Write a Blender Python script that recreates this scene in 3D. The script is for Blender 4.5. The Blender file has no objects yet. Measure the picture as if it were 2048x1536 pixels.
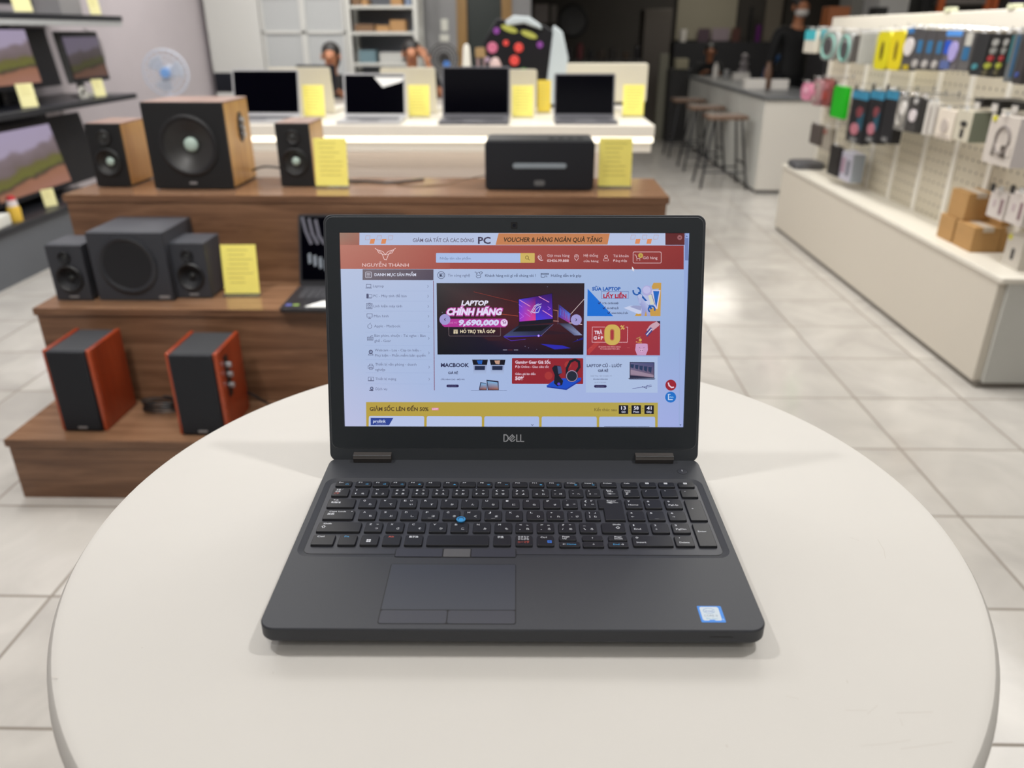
import bpy, bmesh, math, random
from mathutils import Vector, Matrix, Euler
PI = math.pi
random.seed(7)
S = bpy.context.scene
COL = S.collection
# ------------------------------------------------------------------ camera
H = 1.30
FPX = 1539.0
PITCH = math.radians(24.6)
YAW = math.radians(1.15)
cd = bpy.data.cameras.new('camera'); cam = bpy.data.objects.new('camera', cd); COL.objects.link(cam)
cam.location = (0, 0, H)
cam.rotation_euler = (PI/2 - PITCH, 0, YAW)
cd.sensor_width = 36.0; cd.sensor_fit = 'HORIZONTAL'
cd.lens = FPX/2048*36
cd.clip_start = 0.02; cd.clip_end = 60
cd.dof.use_dof = True
cd.dof.focus_distance = 0.728
cd.dof.aperture_fstop = 4.7
S.camera = cam
# ------------------------------------------------------------------ world, colour management
w = bpy.data.worlds.new('world'); S.world = w; w.use_nodes = True
w.node_tree.nodes['Background'].inputs[0].default_value = (0.9, 0.95, 1, 1)
w.node_tree.nodes['Background'].inputs[1].default_value = 0.25
S.view_settings.view_transform = 'Standard'; S.view_settings.look = 'None'
S.view_settings.gamma = 1.0; S.view_settings.use_curve_mapping = False
S.view_settings.exposure = 0.0
# ------------------------------------------------------------------ ceiling lamps, plus wide panels added for soft fill
def area(name, loc, size, energy, col=(1, .96, .9), sy=None, shape='RECTANGLE', spread=180, rot=(0, 0, 0)):
    l = bpy.data.lights.new(name, 'AREA'); l.energy = energy; l.color = col
    l.shape = shape; l.size = size; l.spread = math.radians(spread)
    if shape in ('RECTANGLE', 'ELLIPSE'): l.size_y = sy or size
    o = bpy.data.objects.new(name, l); o.location = loc; o.rotation_euler = rot; COL.objects.link(o)
    return o
CEIL = 3.05
area('fill_panel_over_table', (-.1, .2, CEIL-.03), 1.6, 3, (1, .985, .97), 1.2)
area('fill_panel_middle', (.1, 3.2, CEIL-.03), 3.0, 46, (1, .985, .965), 1.2)
area('fill_panel_left', (-2.3, 3.6, CEIL-.03), .5, 42, (.96, .97, 1), 3.0)
area('fill_panel_aisle', (1.1, 4.6, CEIL-.03), .5, 32, (1, .975, .94), 3.0)
area('fill_panel_right', (3.2, 4.4, CEIL-.03), 1.0, 50, (1, .98, .95), 3.0)
area('fill_panel_back', (-1.6, 7.2, CEIL-.03), 2.6, 62, (1, .98, .95), 1.0)
area('fill_panel_behind', (0, -1.8, CEIL-.03), 3.0, 16, (1, .985, .97), 1.4)
for (x, y, e) in ((.93, .78, 11), (-1.12, .9, 11), (-1.9, 3.0, 9), (1.2, 3.4, 9), (-.4, 5.6, 7), (1.3, 7.2, 6), (-2.6, 5.6, 6), (2.9, 2.6, 9), (.1, -.9, 5)):
    area('spot_lamp', (x, y, CEIL-.05), .12, e, (1, .98, .96), shape='DISK', spread=130)
def fill_spot(x, y, tx, ty, tz, e, spread=70):
    """added fill spotlight aimed at a surface to brighten it"""
    d = Vector((tx-x, ty-y, tz-CEIL+.15)); o = area('added_fill_spot', (x, y, CEIL-.15), .12, e, (1, .975, .94), shape='DISK', spread=spread)
    o.rotation_euler = d.to_track_quat('-Z', 'Y').to_euler()
for a in ((-1.3, 1.05, -1.2, 2.5, .5, 4.5), (-.2, 1.15, -.3, 2.6, .6, 4), (-1.0, 2.6, -1.0, 4.2, .95, 1.6), (.2, 2.7, .1, 4.2, .95, 1.6), (-2.2, 5.4, -2.6, 8.9, 1.1, 7), (-.9, 5.4, -1.3, 8.9, 1.1, 5),
          (1.1, 2.2, 1.95, 3.6, .8, 2.5), (1.0, 4.0, 1.95, 5.2, .8, 2), (.9, 5.6, 2.2, 7.0, .6, 3), (-1.9, 3.6, -3.0, 4.9, .9, 2)):
    fill_spot(*a)  # added spots, there only to lift dark faces
# ------------------------------------------------------------------ helpers
_R = Vector((math.cos(YAW), math.sin(YAW), 0))
_F = Vector((-math.sin(YAW)*math.cos(PITCH), math.cos(YAW)*math.cos(PITCH), -math.sin(PITCH)))
_U = _R.cross(_F)
def at(px, py, x=None, y=None, z=None):
    """the point of a plane x=, y= or z= that was measured at a pixel of the photograph"""
    d = _F + _R*((px-1024)/FPX) - _U*((py-768)/FPX)
    if z is not None: t = (z-H)/d.z
    elif y is not None: t = y/d.y
    else: t = x/d.x
    return Vector((0, 0, H)) + d*t
def lin(c):
    r = []
    for v in c[:3]:
        v = v/255.0
        r.append(v/12.92 if v <= .04045 else ((v+.055)/1.055)**2.4)
    return (r[0], r[1], r[2], 1.0)
_mats = {}
def mat(name, col, rough=.5, metal=0.0, spec=.5, noise=0.0, nscale=30.0, bump=0.0, emit=None, es=1.0, trans=0.0, alpha=1.0, coat=0.0, stretch=None, sheen=0):
    if name in _mats: return _mats[name]
    m = bpy.data.materials.new(name); m.use_nodes = True; nt = m.node_tree
    b = nt.nodes['Principled BSDF']
    b.inputs['Base Color'].default_value = lin(col); b.inputs['Roughness'].default_value = rough
    b.inputs['Metallic'].default_value = metal; b.inputs['Specular IOR Level'].default_value = spec
    if emit is not None:
        b.inputs['Emission Color'].default_value = lin(emit); b.inputs['Emission Strength'].default_value = es
    if trans: b.inputs['Transmission Weight'].default_value = trans
    if coat: b.inputs['Coat Weight'].default_value = coat; b.inputs['Coat Roughness'].default_value = .12
    if alpha < 1: b.inputs['Alpha'].default_value = alpha
    if noise or bump:
        tc = nt.nodes.new('ShaderNodeTexCoord'); mp = nt.nodes.new('ShaderNodeMapping'); nz = nt.nodes.new('ShaderNodeTexNoise')
        nz.inputs['Scale'].default_value = nscale; nz.inputs['Detail'].default_value = 4
        if stretch: mp.inputs['Scale'].default_value = stretch
        nt.links.new(tc.outputs['Object'], mp.inputs[0]); nt.links.new(mp.outputs[0], nz.inputs['Vector'])
        if noise:
            cr = nt.nodes.new('ShaderNodeValToRGB'); c = lin(col)
            cr.color_ramp.elements[0].position = .3; cr.color_ramp.elements[1].position = .7
            cr.color_ramp.elements[0].color = (c[0]*(1-noise), c[1]*(1-noise), c[2]*(1-noise), 1)
            cr.color_ramp.elements[1].color = (min(1, c[0]*(1+noise)), min(1, c[1]*(1+noise)), min(1, c[2]*(1+noise)), 1)
            nt.links.new(nz.outputs['Fac'], cr.inputs[0]); nt.links.new(cr.outputs[0], b.inputs['Base Color'])
        if bump:
            bp = nt.nodes.new('ShaderNodeBump'); bp.inputs['Strength'].default_value = bump; bp.inputs['Distance'].default_value = .002
            nt.links.new(nz.outputs['Fac'], bp.inputs['Height']); nt.links.new(bp.outputs[0], b.inputs['Normal'])
    _mats[name] = m
    return m
def wood(name, dark, mid, light, along='x', rough=.35, scale=1.0, planks=0):
    if name in _mats: return _mats[name]
    m = bpy.data.materials.new(name); m.use_nodes = True; nt = m.node_tree; b = nt.nodes['Principled BSDF']
    tc = nt.nodes.new('ShaderNodeTexCoord'); mp = nt.nodes.new('ShaderNodeMapping')
    mp.inputs['Scale'].default_value = {'x': (1.0*scale, 14*scale, 14*scale), 'y': (14*scale, 1*scale, 14*scale), 'z': (14*scale, 14*scale, 1*scale)}[along]
    nz = nt.nodes.new('ShaderNodeTexNoise'); nz.inputs['Scale'].default_value = 2.2; nz.inputs['Detail'].default_value = 8; nz.inputs['Roughness'].default_value = .62; nz.inputs['Distortion'].default_value = .6
    cr = nt.nodes.new('ShaderNodeValToRGB'); e = cr.color_ramp.elements
    e[0].position = .28; e[0].color = lin(dark); e[1].position = .72; e[1].color = lin(light)
    k = e.new(.5); k.color = lin(mid)
    nt.links.new(tc.outputs['Object'], mp.inputs[0]); nt.links.new(mp.outputs[0], nz.inputs['Vector'])
    nt.links.new(nz.outputs['Fac'], cr.inputs[0]); nt.links.new(cr.outputs[0], b.inputs['Base Color'])
    b.inputs['Roughness'].default_value = rough
    _mats[name] = m
    return m
def paint_mat(name, emissive=False, rough=.5, strength=1.0):
    """ink on a surface: the colour of every printed face is stored with the face"""
    if name in _mats: return _mats[name]
    m = bpy.data.materials.new(name); m.use_nodes = True; nt = m.node_tree; b = nt.nodes['Principled BSDF']
    a = nt.nodes.new('ShaderNodeVertexColor'); a.layer_name = 'Col'
    if emissive:
        b.inputs['Base Color'].default_value = (.004, .004, .005, 1)
        nt.links.new(a.outputs['Color'], b.inputs['Emission Color']); b.inputs['Emission Strength'].default_value = strength
        b.inputs['Specular IOR Level'].default_value = .35
    else:
        nt.links.new(a.outputs['Color'], b.inputs['Base Color'])
    b.inputs['Roughness'].default_value = rough
    _mats[name] = m
    return m
INK = paint_mat('printed_ink')
def rrect(x0, x1, y0, y1, r, n=4):
    pts = []
    for cx, cy, a0 in ((x1-r, y1-r, 0), (x0+r, y1-r, 90), (x0+r, y0+r, 180), (x1-r, y0+r, 270)):
        for i in range(n+1):
            a = math.radians(a0+90*i/n); pts.append((cx+r*math.cos(a), cy+r*math.sin(a)))
    return pts
_tc = {}
def glyphs(s, bold=0.0):
    """letter shapes at cap height 1, starting at x=0: (verts, faces, width)"""
    k = (s, bold)
    if k in _tc: return _tc[k]
    c = bpy.data.curves.new('t', 'FONT'); c.body = s; c.offset = bold; c.resolution_u = 2
    o = bpy.data.objects.new('t', c); COL.objects.link(o)
    bpy.context.view_layer.update()
    e = o.evaluated_get(bpy.context.evaluated_depsgraph_get()); me = e.to_mesh()
    vs = [(v.co.x/.69, v.co.y/.69) for v in me.vertices]; fs = [tuple(p.vertices) for p in me.polygons]
    e.to_mesh_clear(); bpy.data.objects.remove(o); bpy.data.curves.remove(c)
    x0 = min((v[0] for v in vs), default=0); x1 = max((v[0] for v in vs), default=1)
    vs = [(v[0]-x0, v[1]) for v in vs]
    _tc[k] = (vs, fs, max(x1-x0, 1e-3))
    return _tc[k]
class MB:
    """collects shapes; build() links them as ONE mesh object"""
    def __init__(s, *mats):
        s.v = []; s.f = []; s.mi = []; s.fc = {}; s.mats = list(mats); s.M = Matrix.Identity(4); s.cur = 0
    def m(s, material):
        if material not in s.mats: s.mats.append(material)
        s.cur = s.mats.index(material); return s
    def add(s, vs, fs, cols=None):
        n = len(s.v); s.v += [s.M @ Vector(p) for p in vs]
        for f in fs:
            if cols is not None: s.fc[len(s.f)] = cols
            s.f.append(tuple(i+n for i in f)); s.mi.append(s.cur)
        return s
    def box(s, x0, x1, y0, y1, z0, z1):
        v = [(x, y, z) for z in (z0, z1) for y in (y0, y1) for x in (x0, x1)]
        return s.add(v, [(0, 2, 3, 1), (4, 5, 7, 6), (0, 1, 5, 4), (2, 6, 7, 3), (0, 4, 6, 2), (1, 3, 7, 5)])
    def prism(s, pts, a, b, axis='z', inset=0.0, flip=False):
        """extrude outline; axis z: pts=(x,y); y: pts=(x,z); x: pts=(y,z)"""
        n = len(pts)
        def P(p, h):
            return (p[0], p[1], h) if axis == 'z' else ((p[0], h, p[1]) if axis == 'y' else (h, p[0], p[1]))
        cx = sum(p[0] for p in pts)/n; cy = sum(p[1] for p in pts)/n
        def ins(p, d):
            L = math.hypot(p[0]-cx, p[1]-cy) or 1
            return (p[0]-(p[0]-cx)/L*d, p[1]-(p[1]-cy)/L*d)
        v = [P(p, a) for p in pts] + [P(p, b if not inset else b-inset*(1 if b > a else -1)) for p in pts]
        f = [tuple(range(n-1, -1, -1))] + [(i, (i+1) % n, n+(i+1) % n, n+i) for i in range(n)]
        if inset:
            v += [P(ins(p, inset), b) for p in pts]
            f += [(n+i, n+(i+1) % n, 2*n+(i+1) % n, 2*n+i) for i in range(n)] + [tuple(range(2*n, 3*n))]
        else: f += [tuple(range(n, 2*n))]
        if axis == 'y': f = [tuple(reversed(q)) for q in f]
        return s.add(v, f)
    def ring(s, o1, z1, o2, z2):
        """strip between two outlines of equal length at heights z1, z2"""
        n = len(o1)
        return s.add([(p[0], p[1], z1) for p in o1]+[(p[0], p[1], z2) for p in o2], [(i, (i+1) % n, n+(i+1) % n, n+i) for i in range(n)])
    def cap(s, o, z, up=True):
        n = len(o); return s.add([(p[0], p[1], z) for p in o], [tuple(range(n)) if up else tuple(range(n-1, -1, -1))])
    def lathe(s, prof, n=24, c=(0, 0, 0), axis='z', cap0=True, cap1=True):
        """prof: (r, h) list"""
        v = []; f = []
        for r, h in prof:
            for i in range(n):
                a = 2*PI*i/n; x, y = r*math.cos(a), r*math.sin(a)
                p = (x, y, h) if axis == 'z' else ((x, h, y) if axis == 'y' else (h, x, y))
                v.append((p[0]+c[0], p[1]+c[1], p[2]+c[2]))
        for j in range(len(prof)-1):
            for i in range(n):
                q = (j*n+i, j*n+(i+1) % n, (j+1)*n+(i+1) % n, (j+1)*n+i)
                f.append(q if axis != 'y' else tuple(reversed(q)))
        if cap0: f.append(tuple(range(n-1, -1, -1)) if axis != 'y' else tuple(range(n)))
        if cap1:
            k = (len(prof)-1)*n; q = tuple(range(k, k+n)); f.append(q if axis != 'y' else tuple(reversed(q)))
        return s.add(v, f)
    def cyl(s, r, h0, h1, c=(0, 0, 0), axis='z', n=24, r2=None):
        return s.lathe([(r, h0), (r2 if r2 is not None else r, h1)], n, c, axis)
    def ball(s, c, rx, ry=None, rz=None, n=16, k=10):
        ry = ry or rx; rz = rz or rx; v = [(c[0], c[1], c[2]-rz)]; f = []
        for j in range(1, k):
            t = -PI/2+PI*j/k
            for i in range(n):
                a = 2*PI*i/n; v.append((c[0]+rx*math.cos(t)*math.cos(a), c[1]+ry*math.cos(t)*math.sin(a), c[2]+rz*math.sin(t)))
        v.append((c[0], c[1], c[2]+rz)); L = len(v)-1
        for i in range(n): f.append((0, 1+(i+1) % n, 1+i)); f.append((L, L-n+i, L-n+(i+1) % n))
        for j in range(k-2):
            for i in range(n): f.append((1+j*n+i, 1+j*n+(i+1) % n, 1+(j+1)*n+(i+1) % n, 1+(j+1)*n+i))
        return s.add(v, f)
    def tube(s, path, r, n=8, closed=False):
        P = [Vector(p) for p in path]; v = []; f = []; N = len(P); rr = r if isinstance(r, (list, tuple)) else [r]*N
        up = None
        for i, p in enumerate(P):
            d = (P[(i+1) % N]-P[i-1]) if closed else (P[min(i+1, N-1)]-P[max(i-1, 0)])
            d.normalize()
            if up is None: up = Vector((0, 0, 1)) if abs(d.z) < .9 else Vector((1, 0, 0))
            a = d.cross(up).normalized(); b = a.cross(d).normalized(); up = b
            for k in range(n):
                t = 2*PI*k/n; v.append(tuple(p+(a*math.cos(t)+b*math.sin(t))*rr[i]))
        for i in range(N if closed else N-1):
            for k in range(n):
                f.append((i*n+k, ((i+1) % N)*n+k, ((i+1) % N)*n+(k+1) % n, i*n+(k+1) % n))
        if not closed: f += [tuple(range(n)), tuple(range((N-1)*n+n-1, (N-1)*n-1, -1))]
        return s.add(v, f)
    def torus(s, c, R, r, axis='z', n=32, k=8, rx=None):
        pts = []
        for i in range(n):
            a = 2*PI*i/n; x, y = (rx or R)*math.cos(a), R*math.sin(a)
            q = (x, y, 0) if axis == 'z' else ((x, 0, y) if axis == 'y' else (0, x, y))
            pts.append((q[0]+c[0], q[1]+c[1], q[2]+c[2]))
        return s.tube(pts, r, k, True)
    # --- flat printed shapes; fr(u, v, lift) maps print coordinates to 3-D
    fr = None
    def ink(s, pts, col, lift=0.0, cols=None):
        s.m(s.inkmat)
        v = [s.fr(p[0], p[1], lift) for p in pts]
        c = [lin(k) for k in cols] if cols else [lin(col)]*len(pts)
        return s.add(v, [tuple(range(len(pts)))], cols=c)
    inkmat = INK
    def inkline(s, pts, wd, col, lift=0.0, closed=False):
        n = len(pts)
        for i in range(n if closed else n-1):
            a = pts[i]; b = pts[(i+1) % n]; dx, dy = b[0]-a[0], b[1]-a[1]; L = math.hypot(dx, dy) or 1
            ox, oy = -dy/L*wd/2, dx/L*wd/2; ex, ey = dx/L*wd/3, dy/L*wd/3
            s.ink([(a[0]-ex+ox, a[1]-ey+oy), (b[0]+ex+ox, b[1]+ey+oy), (b[0]+ex-ox, b[1]+ey-oy), (a[0]-ex-ox, a[1]-ey-oy)], col, lift+(i % 2)*s.eps)
        return s
    eps = 1.5e-5
    def text(s, t, x0, x1, yb, cap, col, lift=0.0, bold=0.0, shear=0.0, ysign=-1):
        """letters from x0 to x1 on baseline yb; ysign -1 when v grows downwards"""
        vs, fs, wd = glyphs(t, bold); k = (x1-x0)/wd; s.m(s.inkmat)
        v = [s.fr(x0+p[0]*k+p[1]*cap*shear, yb+ysign*p[1]*cap, lift) for p in vs]
        n = len(s.v); s.v += [s.M @ Vector(p) for p in v]; c1 = lin(col)
        for f in fs: s.fc[len(s.f)] = [c1]*len(f); s.f.append(tuple(i+n for i in f)); s.mi.append(s.cur)
        return s
    def build(s, name, parent=None, bevel=0.0, smooth=True, seg=2, loc=None, rot=None):
        me = bpy.data.meshes.new(name); me.from_pydata([tuple(p) for p in s.v], [], s.f)
        for m_ in s.mats: me.materials.append(m_)
        me.polygons.foreach_set('material_index', s.mi)
        if s.fc:
            ca = me.color_attributes.new('Col', 'FLOAT_COLOR', 'CORNER')
            for fi, cs in s.fc.items():
                p = me.polygons[fi]
                for j, li in enumerate(p.loop_indices): ca.data[li].color = cs[j]
        if smooth:
            me.polygons.foreach_set('use_smooth', [True]*len(me.polygons)); me.update(); me.set_sharp_from_angle(angle=math.radians(32))
        me.update()
        o = bpy.data.objects.new(name, me); COL.objects.link(o)
        if bevel:
            b = o.modifiers.new('bevel', 'BEVEL'); b.width = bevel; b.segments = seg; b.limit_method = 'ANGLE'; b.angle_limit = math.radians(40)
            b.harden_normals = False
        if parent is not None: o.parent = parent
        if loc is not None: o.location = loc
        if rot is not None: o.rotation_euler = rot
        return o
def tag(o, label, cat, group=None):
    o['label'] = label; o['category'] = cat
    if group: o['group'] = group
    return o
def thing(name, label, cat, loc=(0, 0, 0), rz=0.0, group=None):
    o = bpy.data.objects.new(name, None); COL.objects.link(o); o.empty_display_size = .05
    o.location = loc; o.rotation_euler = (0, 0, rz); return tag(o, label, cat, group)
def struct(o): o['kind'] = 'structure'; return o
def dup(root, loc, label, rz=None, group=None, sc=None):
    r = root.copy(); COL.objects.link(r); r.location = loc; r['label'] = label
    if rz is not None: r.rotation_euler = (0, 0, rz)
    if group: r['group'] = group
    if sc: r.scale = sc
    for ch in list(root.children):
        c = ch.copy(); COL.objects.link(c); c.parent = r
        for g in list(ch.children):
            d = g.copy(); COL.objects.link(d); d.parent = c
    return r
# ------------------------------------------------------------------ the room
def floor_mat():
    m = bpy.data.materials.new('grey_glossy_floor_tiles'); m.use_nodes = True; nt = m.node_tree; b = nt.nodes['Principled BSDF']
    tc = nt.nodes.new('ShaderNodeTexCoord'); sp = nt.nodes.new('ShaderNodeSeparateXYZ'); nt.links.new(tc.outputs['Object'], sp.inputs[0])
    def M(op, a, b_=None, c=None):
        n = nt.nodes.new('ShaderNodeMath'); n.operation = op
        for i, q in enumerate((a, b_, c)):
            if q is None: continue
            if isinstance(q, (int, float)): n.inputs[i].default_value = q
            else: nt.links.new(q, n.inputs[i])
        return n.outputs[0]
    def line(axis, off, size):
        u = M('DIVIDE', M('ADD', sp.outputs[axis], off), size)
        fr = M('FRACT', u); d = M('ABSOLUTE', M('SUBTRACT', fr, .5))
        return M('GREATER_THAN', d, .5-.0042/size), M('FLOOR', u)
    lx, ix = line(0, -.870+20*.4135, .4135); ly, iy = line(1, -1.121+20*.4030, .4030)
    g = M('MAXIMUM', lx, ly)
    nz = nt.nodes.new('ShaderNodeTexNoise'); nz.inputs['Scale'].default_value = 3.2; nz.inputs['Detail'].default_value = 7; nz.inputs['Distortion'].default_value = 1.2
    cb = nt.nodes.new('ShaderNodeCombineXYZ'); nt.links.new(M('MULTIPLY', ix, 3.7), cb.inputs[0]); nt.links.new(M('MULTIPLY', iy, 5.3), cb.inputs[1])
    va = nt.nodes.new('ShaderNodeVectorMath'); va.operation = 'ADD'; nt.links.new(tc.outputs['Object'], va.inputs[0]); nt.links.new(cb.outputs[0], va.inputs[1])
    nt.links.new(va.outputs[0], nz.inputs['Vector'])
    cr = nt.nodes.new('ShaderNodeValToRGB'); cr.color_ramp.elements[0].position = .3; cr.color_ramp.elements[1].position = .72
    cr.color_ramp.elements[0].color = lin((176, 172, 166)); cr.color_ramp.elements[1].color = lin((198, 194, 187))
    nt.links.new(nz.outputs['Fac'], cr.inputs[0])
    mx = nt.nodes.new('ShaderNodeMix'); mx.data_type = 'RGBA'; nt.links.new(g, mx.inputs['Factor']); nt.links.new(cr.outputs[0], mx.inputs['A']); mx.inputs['B'].default_value = lin((132, 124, 114))
    nt.links.new(mx.outputs['Result'], b.inputs['Base Color'])
    nt.links.new(M('MULTIPLY_ADD', g, .5, .13), b.inputs['Roughness']); b.inputs['Specular IOR Level'].default_value = .5
    nz2 = nt.nodes.new('ShaderNodeTexNoise'); nz2.inputs['Scale'].default_value = 9; nz2.inputs['Detail'].default_value = 3; nt.links.new(va.outputs[0], nz2.inputs['Vector'])
    bp = nt.nodes.new('ShaderNodeBump'); bp.inputs['Strength'].default_value = .12; bp.inputs['Distance'].default_value = .004
    nt.links.new(nz2.outputs['Fac'], bp.inputs['Height']); nt.links.new(bp.outputs[0], b.inputs['Normal'])
    return m
WHITE_W = mat('white_wall_paint', (205, 203, 200), .6, noise=.02, nscale=4)
LILAC_W = mat('pale_lilac_wall_paint', (190, 182, 186), .55, noise=.02, nscale=4)
GREY_W = mat('grey_wall_paint', (132, 132, 133), .6, noise=.03, nscale=4)
DARK_W = mat('dark_brown_grey_wall_paint', (66, 62, 58), .7, noise=.06, nscale=3)
CEIL_M = mat('ceiling_paint', (215, 213, 208), .8, noise=.02, nscale=4)
XL, XR, YB, YF, YK = -3.42, 5.4, 9.3, -3.2, 13.2
struct(MB(floor_mat()).box(XL, XR, YF, YK, -.1, 0).build('floor'))
struct(MB(CEIL_M).box(XL, XR, YF, YB, CEIL, CEIL+.1).build('ceiling'))
struct(MB(LILAC_W).box(XL-.1, XL, YF, YB, 0, CEIL).build('wall_left'))
struct(MB(WHITE_W).box(XR, XR+.1, YF, YB, 0, CEIL).build('wall_right'))
struct(MB(mat('front_wall_paint', (170, 168, 164), .6, noise=.03, nscale=4)).box(XL, XR, YF-.1, YF, 0, CEIL).build('wall_front'))
# back wall: white part, grey part with a door opening, then the wide opening of the back room with an added unseen lintel that blocks ceiling light
struct(MB(WHITE_W).box(XL, -1.22, YB, YB+.12, 0, CEIL).build('wall_back'))
g = MB(GREY_W); g.box(-1.22, -.79, YB, YB+.12, 0, CEIL).box(-.19, .02, YB, YB+.12, 0, CEIL).box(-.79, -.19, YB, YB+.12, 2.05, CEIL)
struct(g.build('wall_back_grey'))
struct(MB(DARK_W).box(.02, XR, YB-.1, YB+.12, 2.0, CEIL).build('trim_light_block'))
struct(MB(DARK_W).box(-.05, .02, YB+.12, YK, 0, 2.6).box(XR, XR+.1, YB, YK, 0, 2.6).build('wall_back_room_sides'))
struct(MB(DARK_W).box(-.05, XR, YK, YK+.1, 0, 2.6).build('wall_back_room'))
struct(MB(DARK_W).box(-.05, XR, YB, YK, 2.6, 2.7).build('ceiling_back_room'))
area('back_room_fill', (2.6, 11.4, 2.5), 1.2, 24, (1, .95, .85))  # added fill to brighten the dark room, no known lamp
# baseboard
struct(MB(mat('baseboard_grey', (150, 148, 145), .4)).box(XL, XL+.012, YF, YB, 0, .08).build('baseboard_left'))
# door with a timber frame in the grey wall
dfm = wood('door_frame_wood', (120, 92, 50), (140, 108, 62), (158, 124, 76), 'z')
d1 = struct(MB(mat('dark_green_door', (34, 42, 40), .35)).box(-.68, -.30, YB+.03, YB+.07, 0, 2.0).build('door_1'))
MB(mat('brass_handle', (150, 130, 90), .3, 1)).cyl(.008, -.05, 0, (-.34, YB+.03, 1.0), 'y').box(-.42, -.332, YB-.03, YB-.015, .992, 1.008).build('door_handle', d1)
struct(MB(dfm).box(-.79, -.68, YB-.02, YB+.12, 0, 2.06).box(-.30, -.19, YB-.02, YB+.12, 0, 2.06).box(-.79, -.19, YB-.02, YB+.12, 2.0, 2.06).build('trim_2'))
# ------------------------------------------------------------------ round white table
TZ = .879
TBL = mat('matte_white_tabletop', (209, 206, 200), .55, spec=.3, noise=.012, nscale=9)
t = thing('round_table', 'large round white table under the open dark grey laptop', 'table', (-.0041, .6182, 0))
mb = MB(TBL); R_ = .3996
prof = [(R_-.03, TZ-.034), (R_-.012, TZ-.033), (R_-.003, TZ-.026), (R_+.0015, TZ-.016), (R_, TZ-.007), (R_-.004, TZ-.002), (R_-.010, TZ)]
mb.lathe(prof, 160); mb.build('tabletop', t)
scr = mat('faint_pencil_scuff', (196, 190, 182), .6)
def scuff(pts, wd):
    mb = MB(scr)
    q = [at(*p, z=TZ+.00006) for p in pts]
    for a, b in zip(q, q[1:]):
        d = (b-a); n = Vector((-d.y, d.x, 0)).normalized()*wd/2; e = Vector((.0041, -.6182, 0))
        mb.add([tuple(a+n+e), tuple(b+n+e), tuple(b-n+e), tuple(a-n+e)], [(0, 3, 2, 1)])
    mb.build('scuff_mark', t)
for pts, wd in (([(1690, 1421), (1735, 1421)], .00035), ([(1735, 1428), (1755, 1411)], .0003), ([(1793, 1426), (1865, 1424)], .0004), ([(1800, 1437), (1806, 1452)], .0003),
                ([(1720, 1492), (1770, 1488), (1822, 1480)], .0003), ([(1800, 1498), (1905, 1484)], .00035), ([(1572, 1392), (1598, 1398)], .0003), ([(1755, 1078), (1768, 1100), (1771, 1117)], .0003),
                ([(105, 1353), (114, 1356)], .0005), ([(1452, 1490), (1455, 1494)], .0012), ([(283, 1295), (285, 1296)], .0008), ([(545, 1345), (547, 1346)], .0008), ([(1700, 1075), (1718, 1081)], .0003), ([(1693, 1361), (1696, 1366)], .0006)):
    scuff(pts, wd)
ped = mat('white_metal_pedestal', (214, 210, 204), .35)
MB(ped).lathe([(.10, TZ-.045), (.10, TZ-.034)], 32).lathe([(.035, .05), (.032, TZ-.04)], 32).build('pedestal', t)
MB(ped).lathe([(.24, 0), (.24, .012), (.20, .02), (.05, .035), (.036, .06)], 48).build('base', t)

# ------------------------------------------------------------------ the laptop
LAP = mat('graphite_laptop_shell', (59, 61, 66), .46, metal=.1, spec=.38, noise=.02, nscale=500)
LAPD = mat('dark_keyboard_deck', (58, 60, 67), .42, spec=.4)
KEY = mat('black_key_plastic', (27, 28, 33), .42, spec=.4)
SEAM = mat('black_seam', (12, 12, 15), .6)
BEZ = mat('black_bezel_plastic', (44, 49, 54), .42, spec=.4)
PADM = mat('touchpad_surface', (54, 58, 68), .42, spec=.45)
PADB = mat('touchpad_button_surface', (52, 54, 64), .45)
HNG = mat('dark_hinge_metal', (84, 80, 78), .35, metal=.4)
LIT = mat('pale_edge_highlight_metal', (150, 152, 156), .25, metal=.9)
lap = thing('laptop', 'open dark grey laptop showing a red and white shop web page on the round table', 'laptop', (-.0085, .4375, TZ), math.radians(.8))
DZ = .0225
def body_ring(mb, ins, z0, z1): pass
mb = MB(LAP); N_ = 8
def OL(i, r=.0125): return rrect(-.188+i, .188-i, 0+i, .251-i, max(r-i, .003), N_)
def WL(i, r): return rrect(-.1828+i, .1828-i, .0858+i, .2102-i, r, N_)
o0, o1, o2, o3, o4 = OL(.0006), OL(0), OL(0), OL(.0012), OL(.009)
mb.ring(OL(.0010), DZ, o0, DZ-.0003); mb.ring(o0, DZ-.0003, o1, DZ-.0012)
mb.ring(o1, DZ-.0012, o2, .0118); mb.ring(o2, .0118, o3, .0100); mb.ring(o3, .0100, o4, .0035); mb.cap(o4, .0035, False)
mb.f = [tuple(reversed(q)) if len(q) == 4 else q for q in mb.f]
w1, w2, w3 = WL(0, .011), WL(.0012, .0100), WL(.0052, .0065)
n0 = len(mb.f)
mb.ring(OL(.0010), DZ, w1, DZ); mb.ring(w1, DZ, w2, DZ-.0004); mb.ring(w2, DZ-.0004, w3, DZ-.0016)
mb.build('base', lap)
mb = MB(SEAM); mb.box(.145, .162, -.0002, .0002, .0165, .0169); mb.build('status_light_slot', lap)
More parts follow.
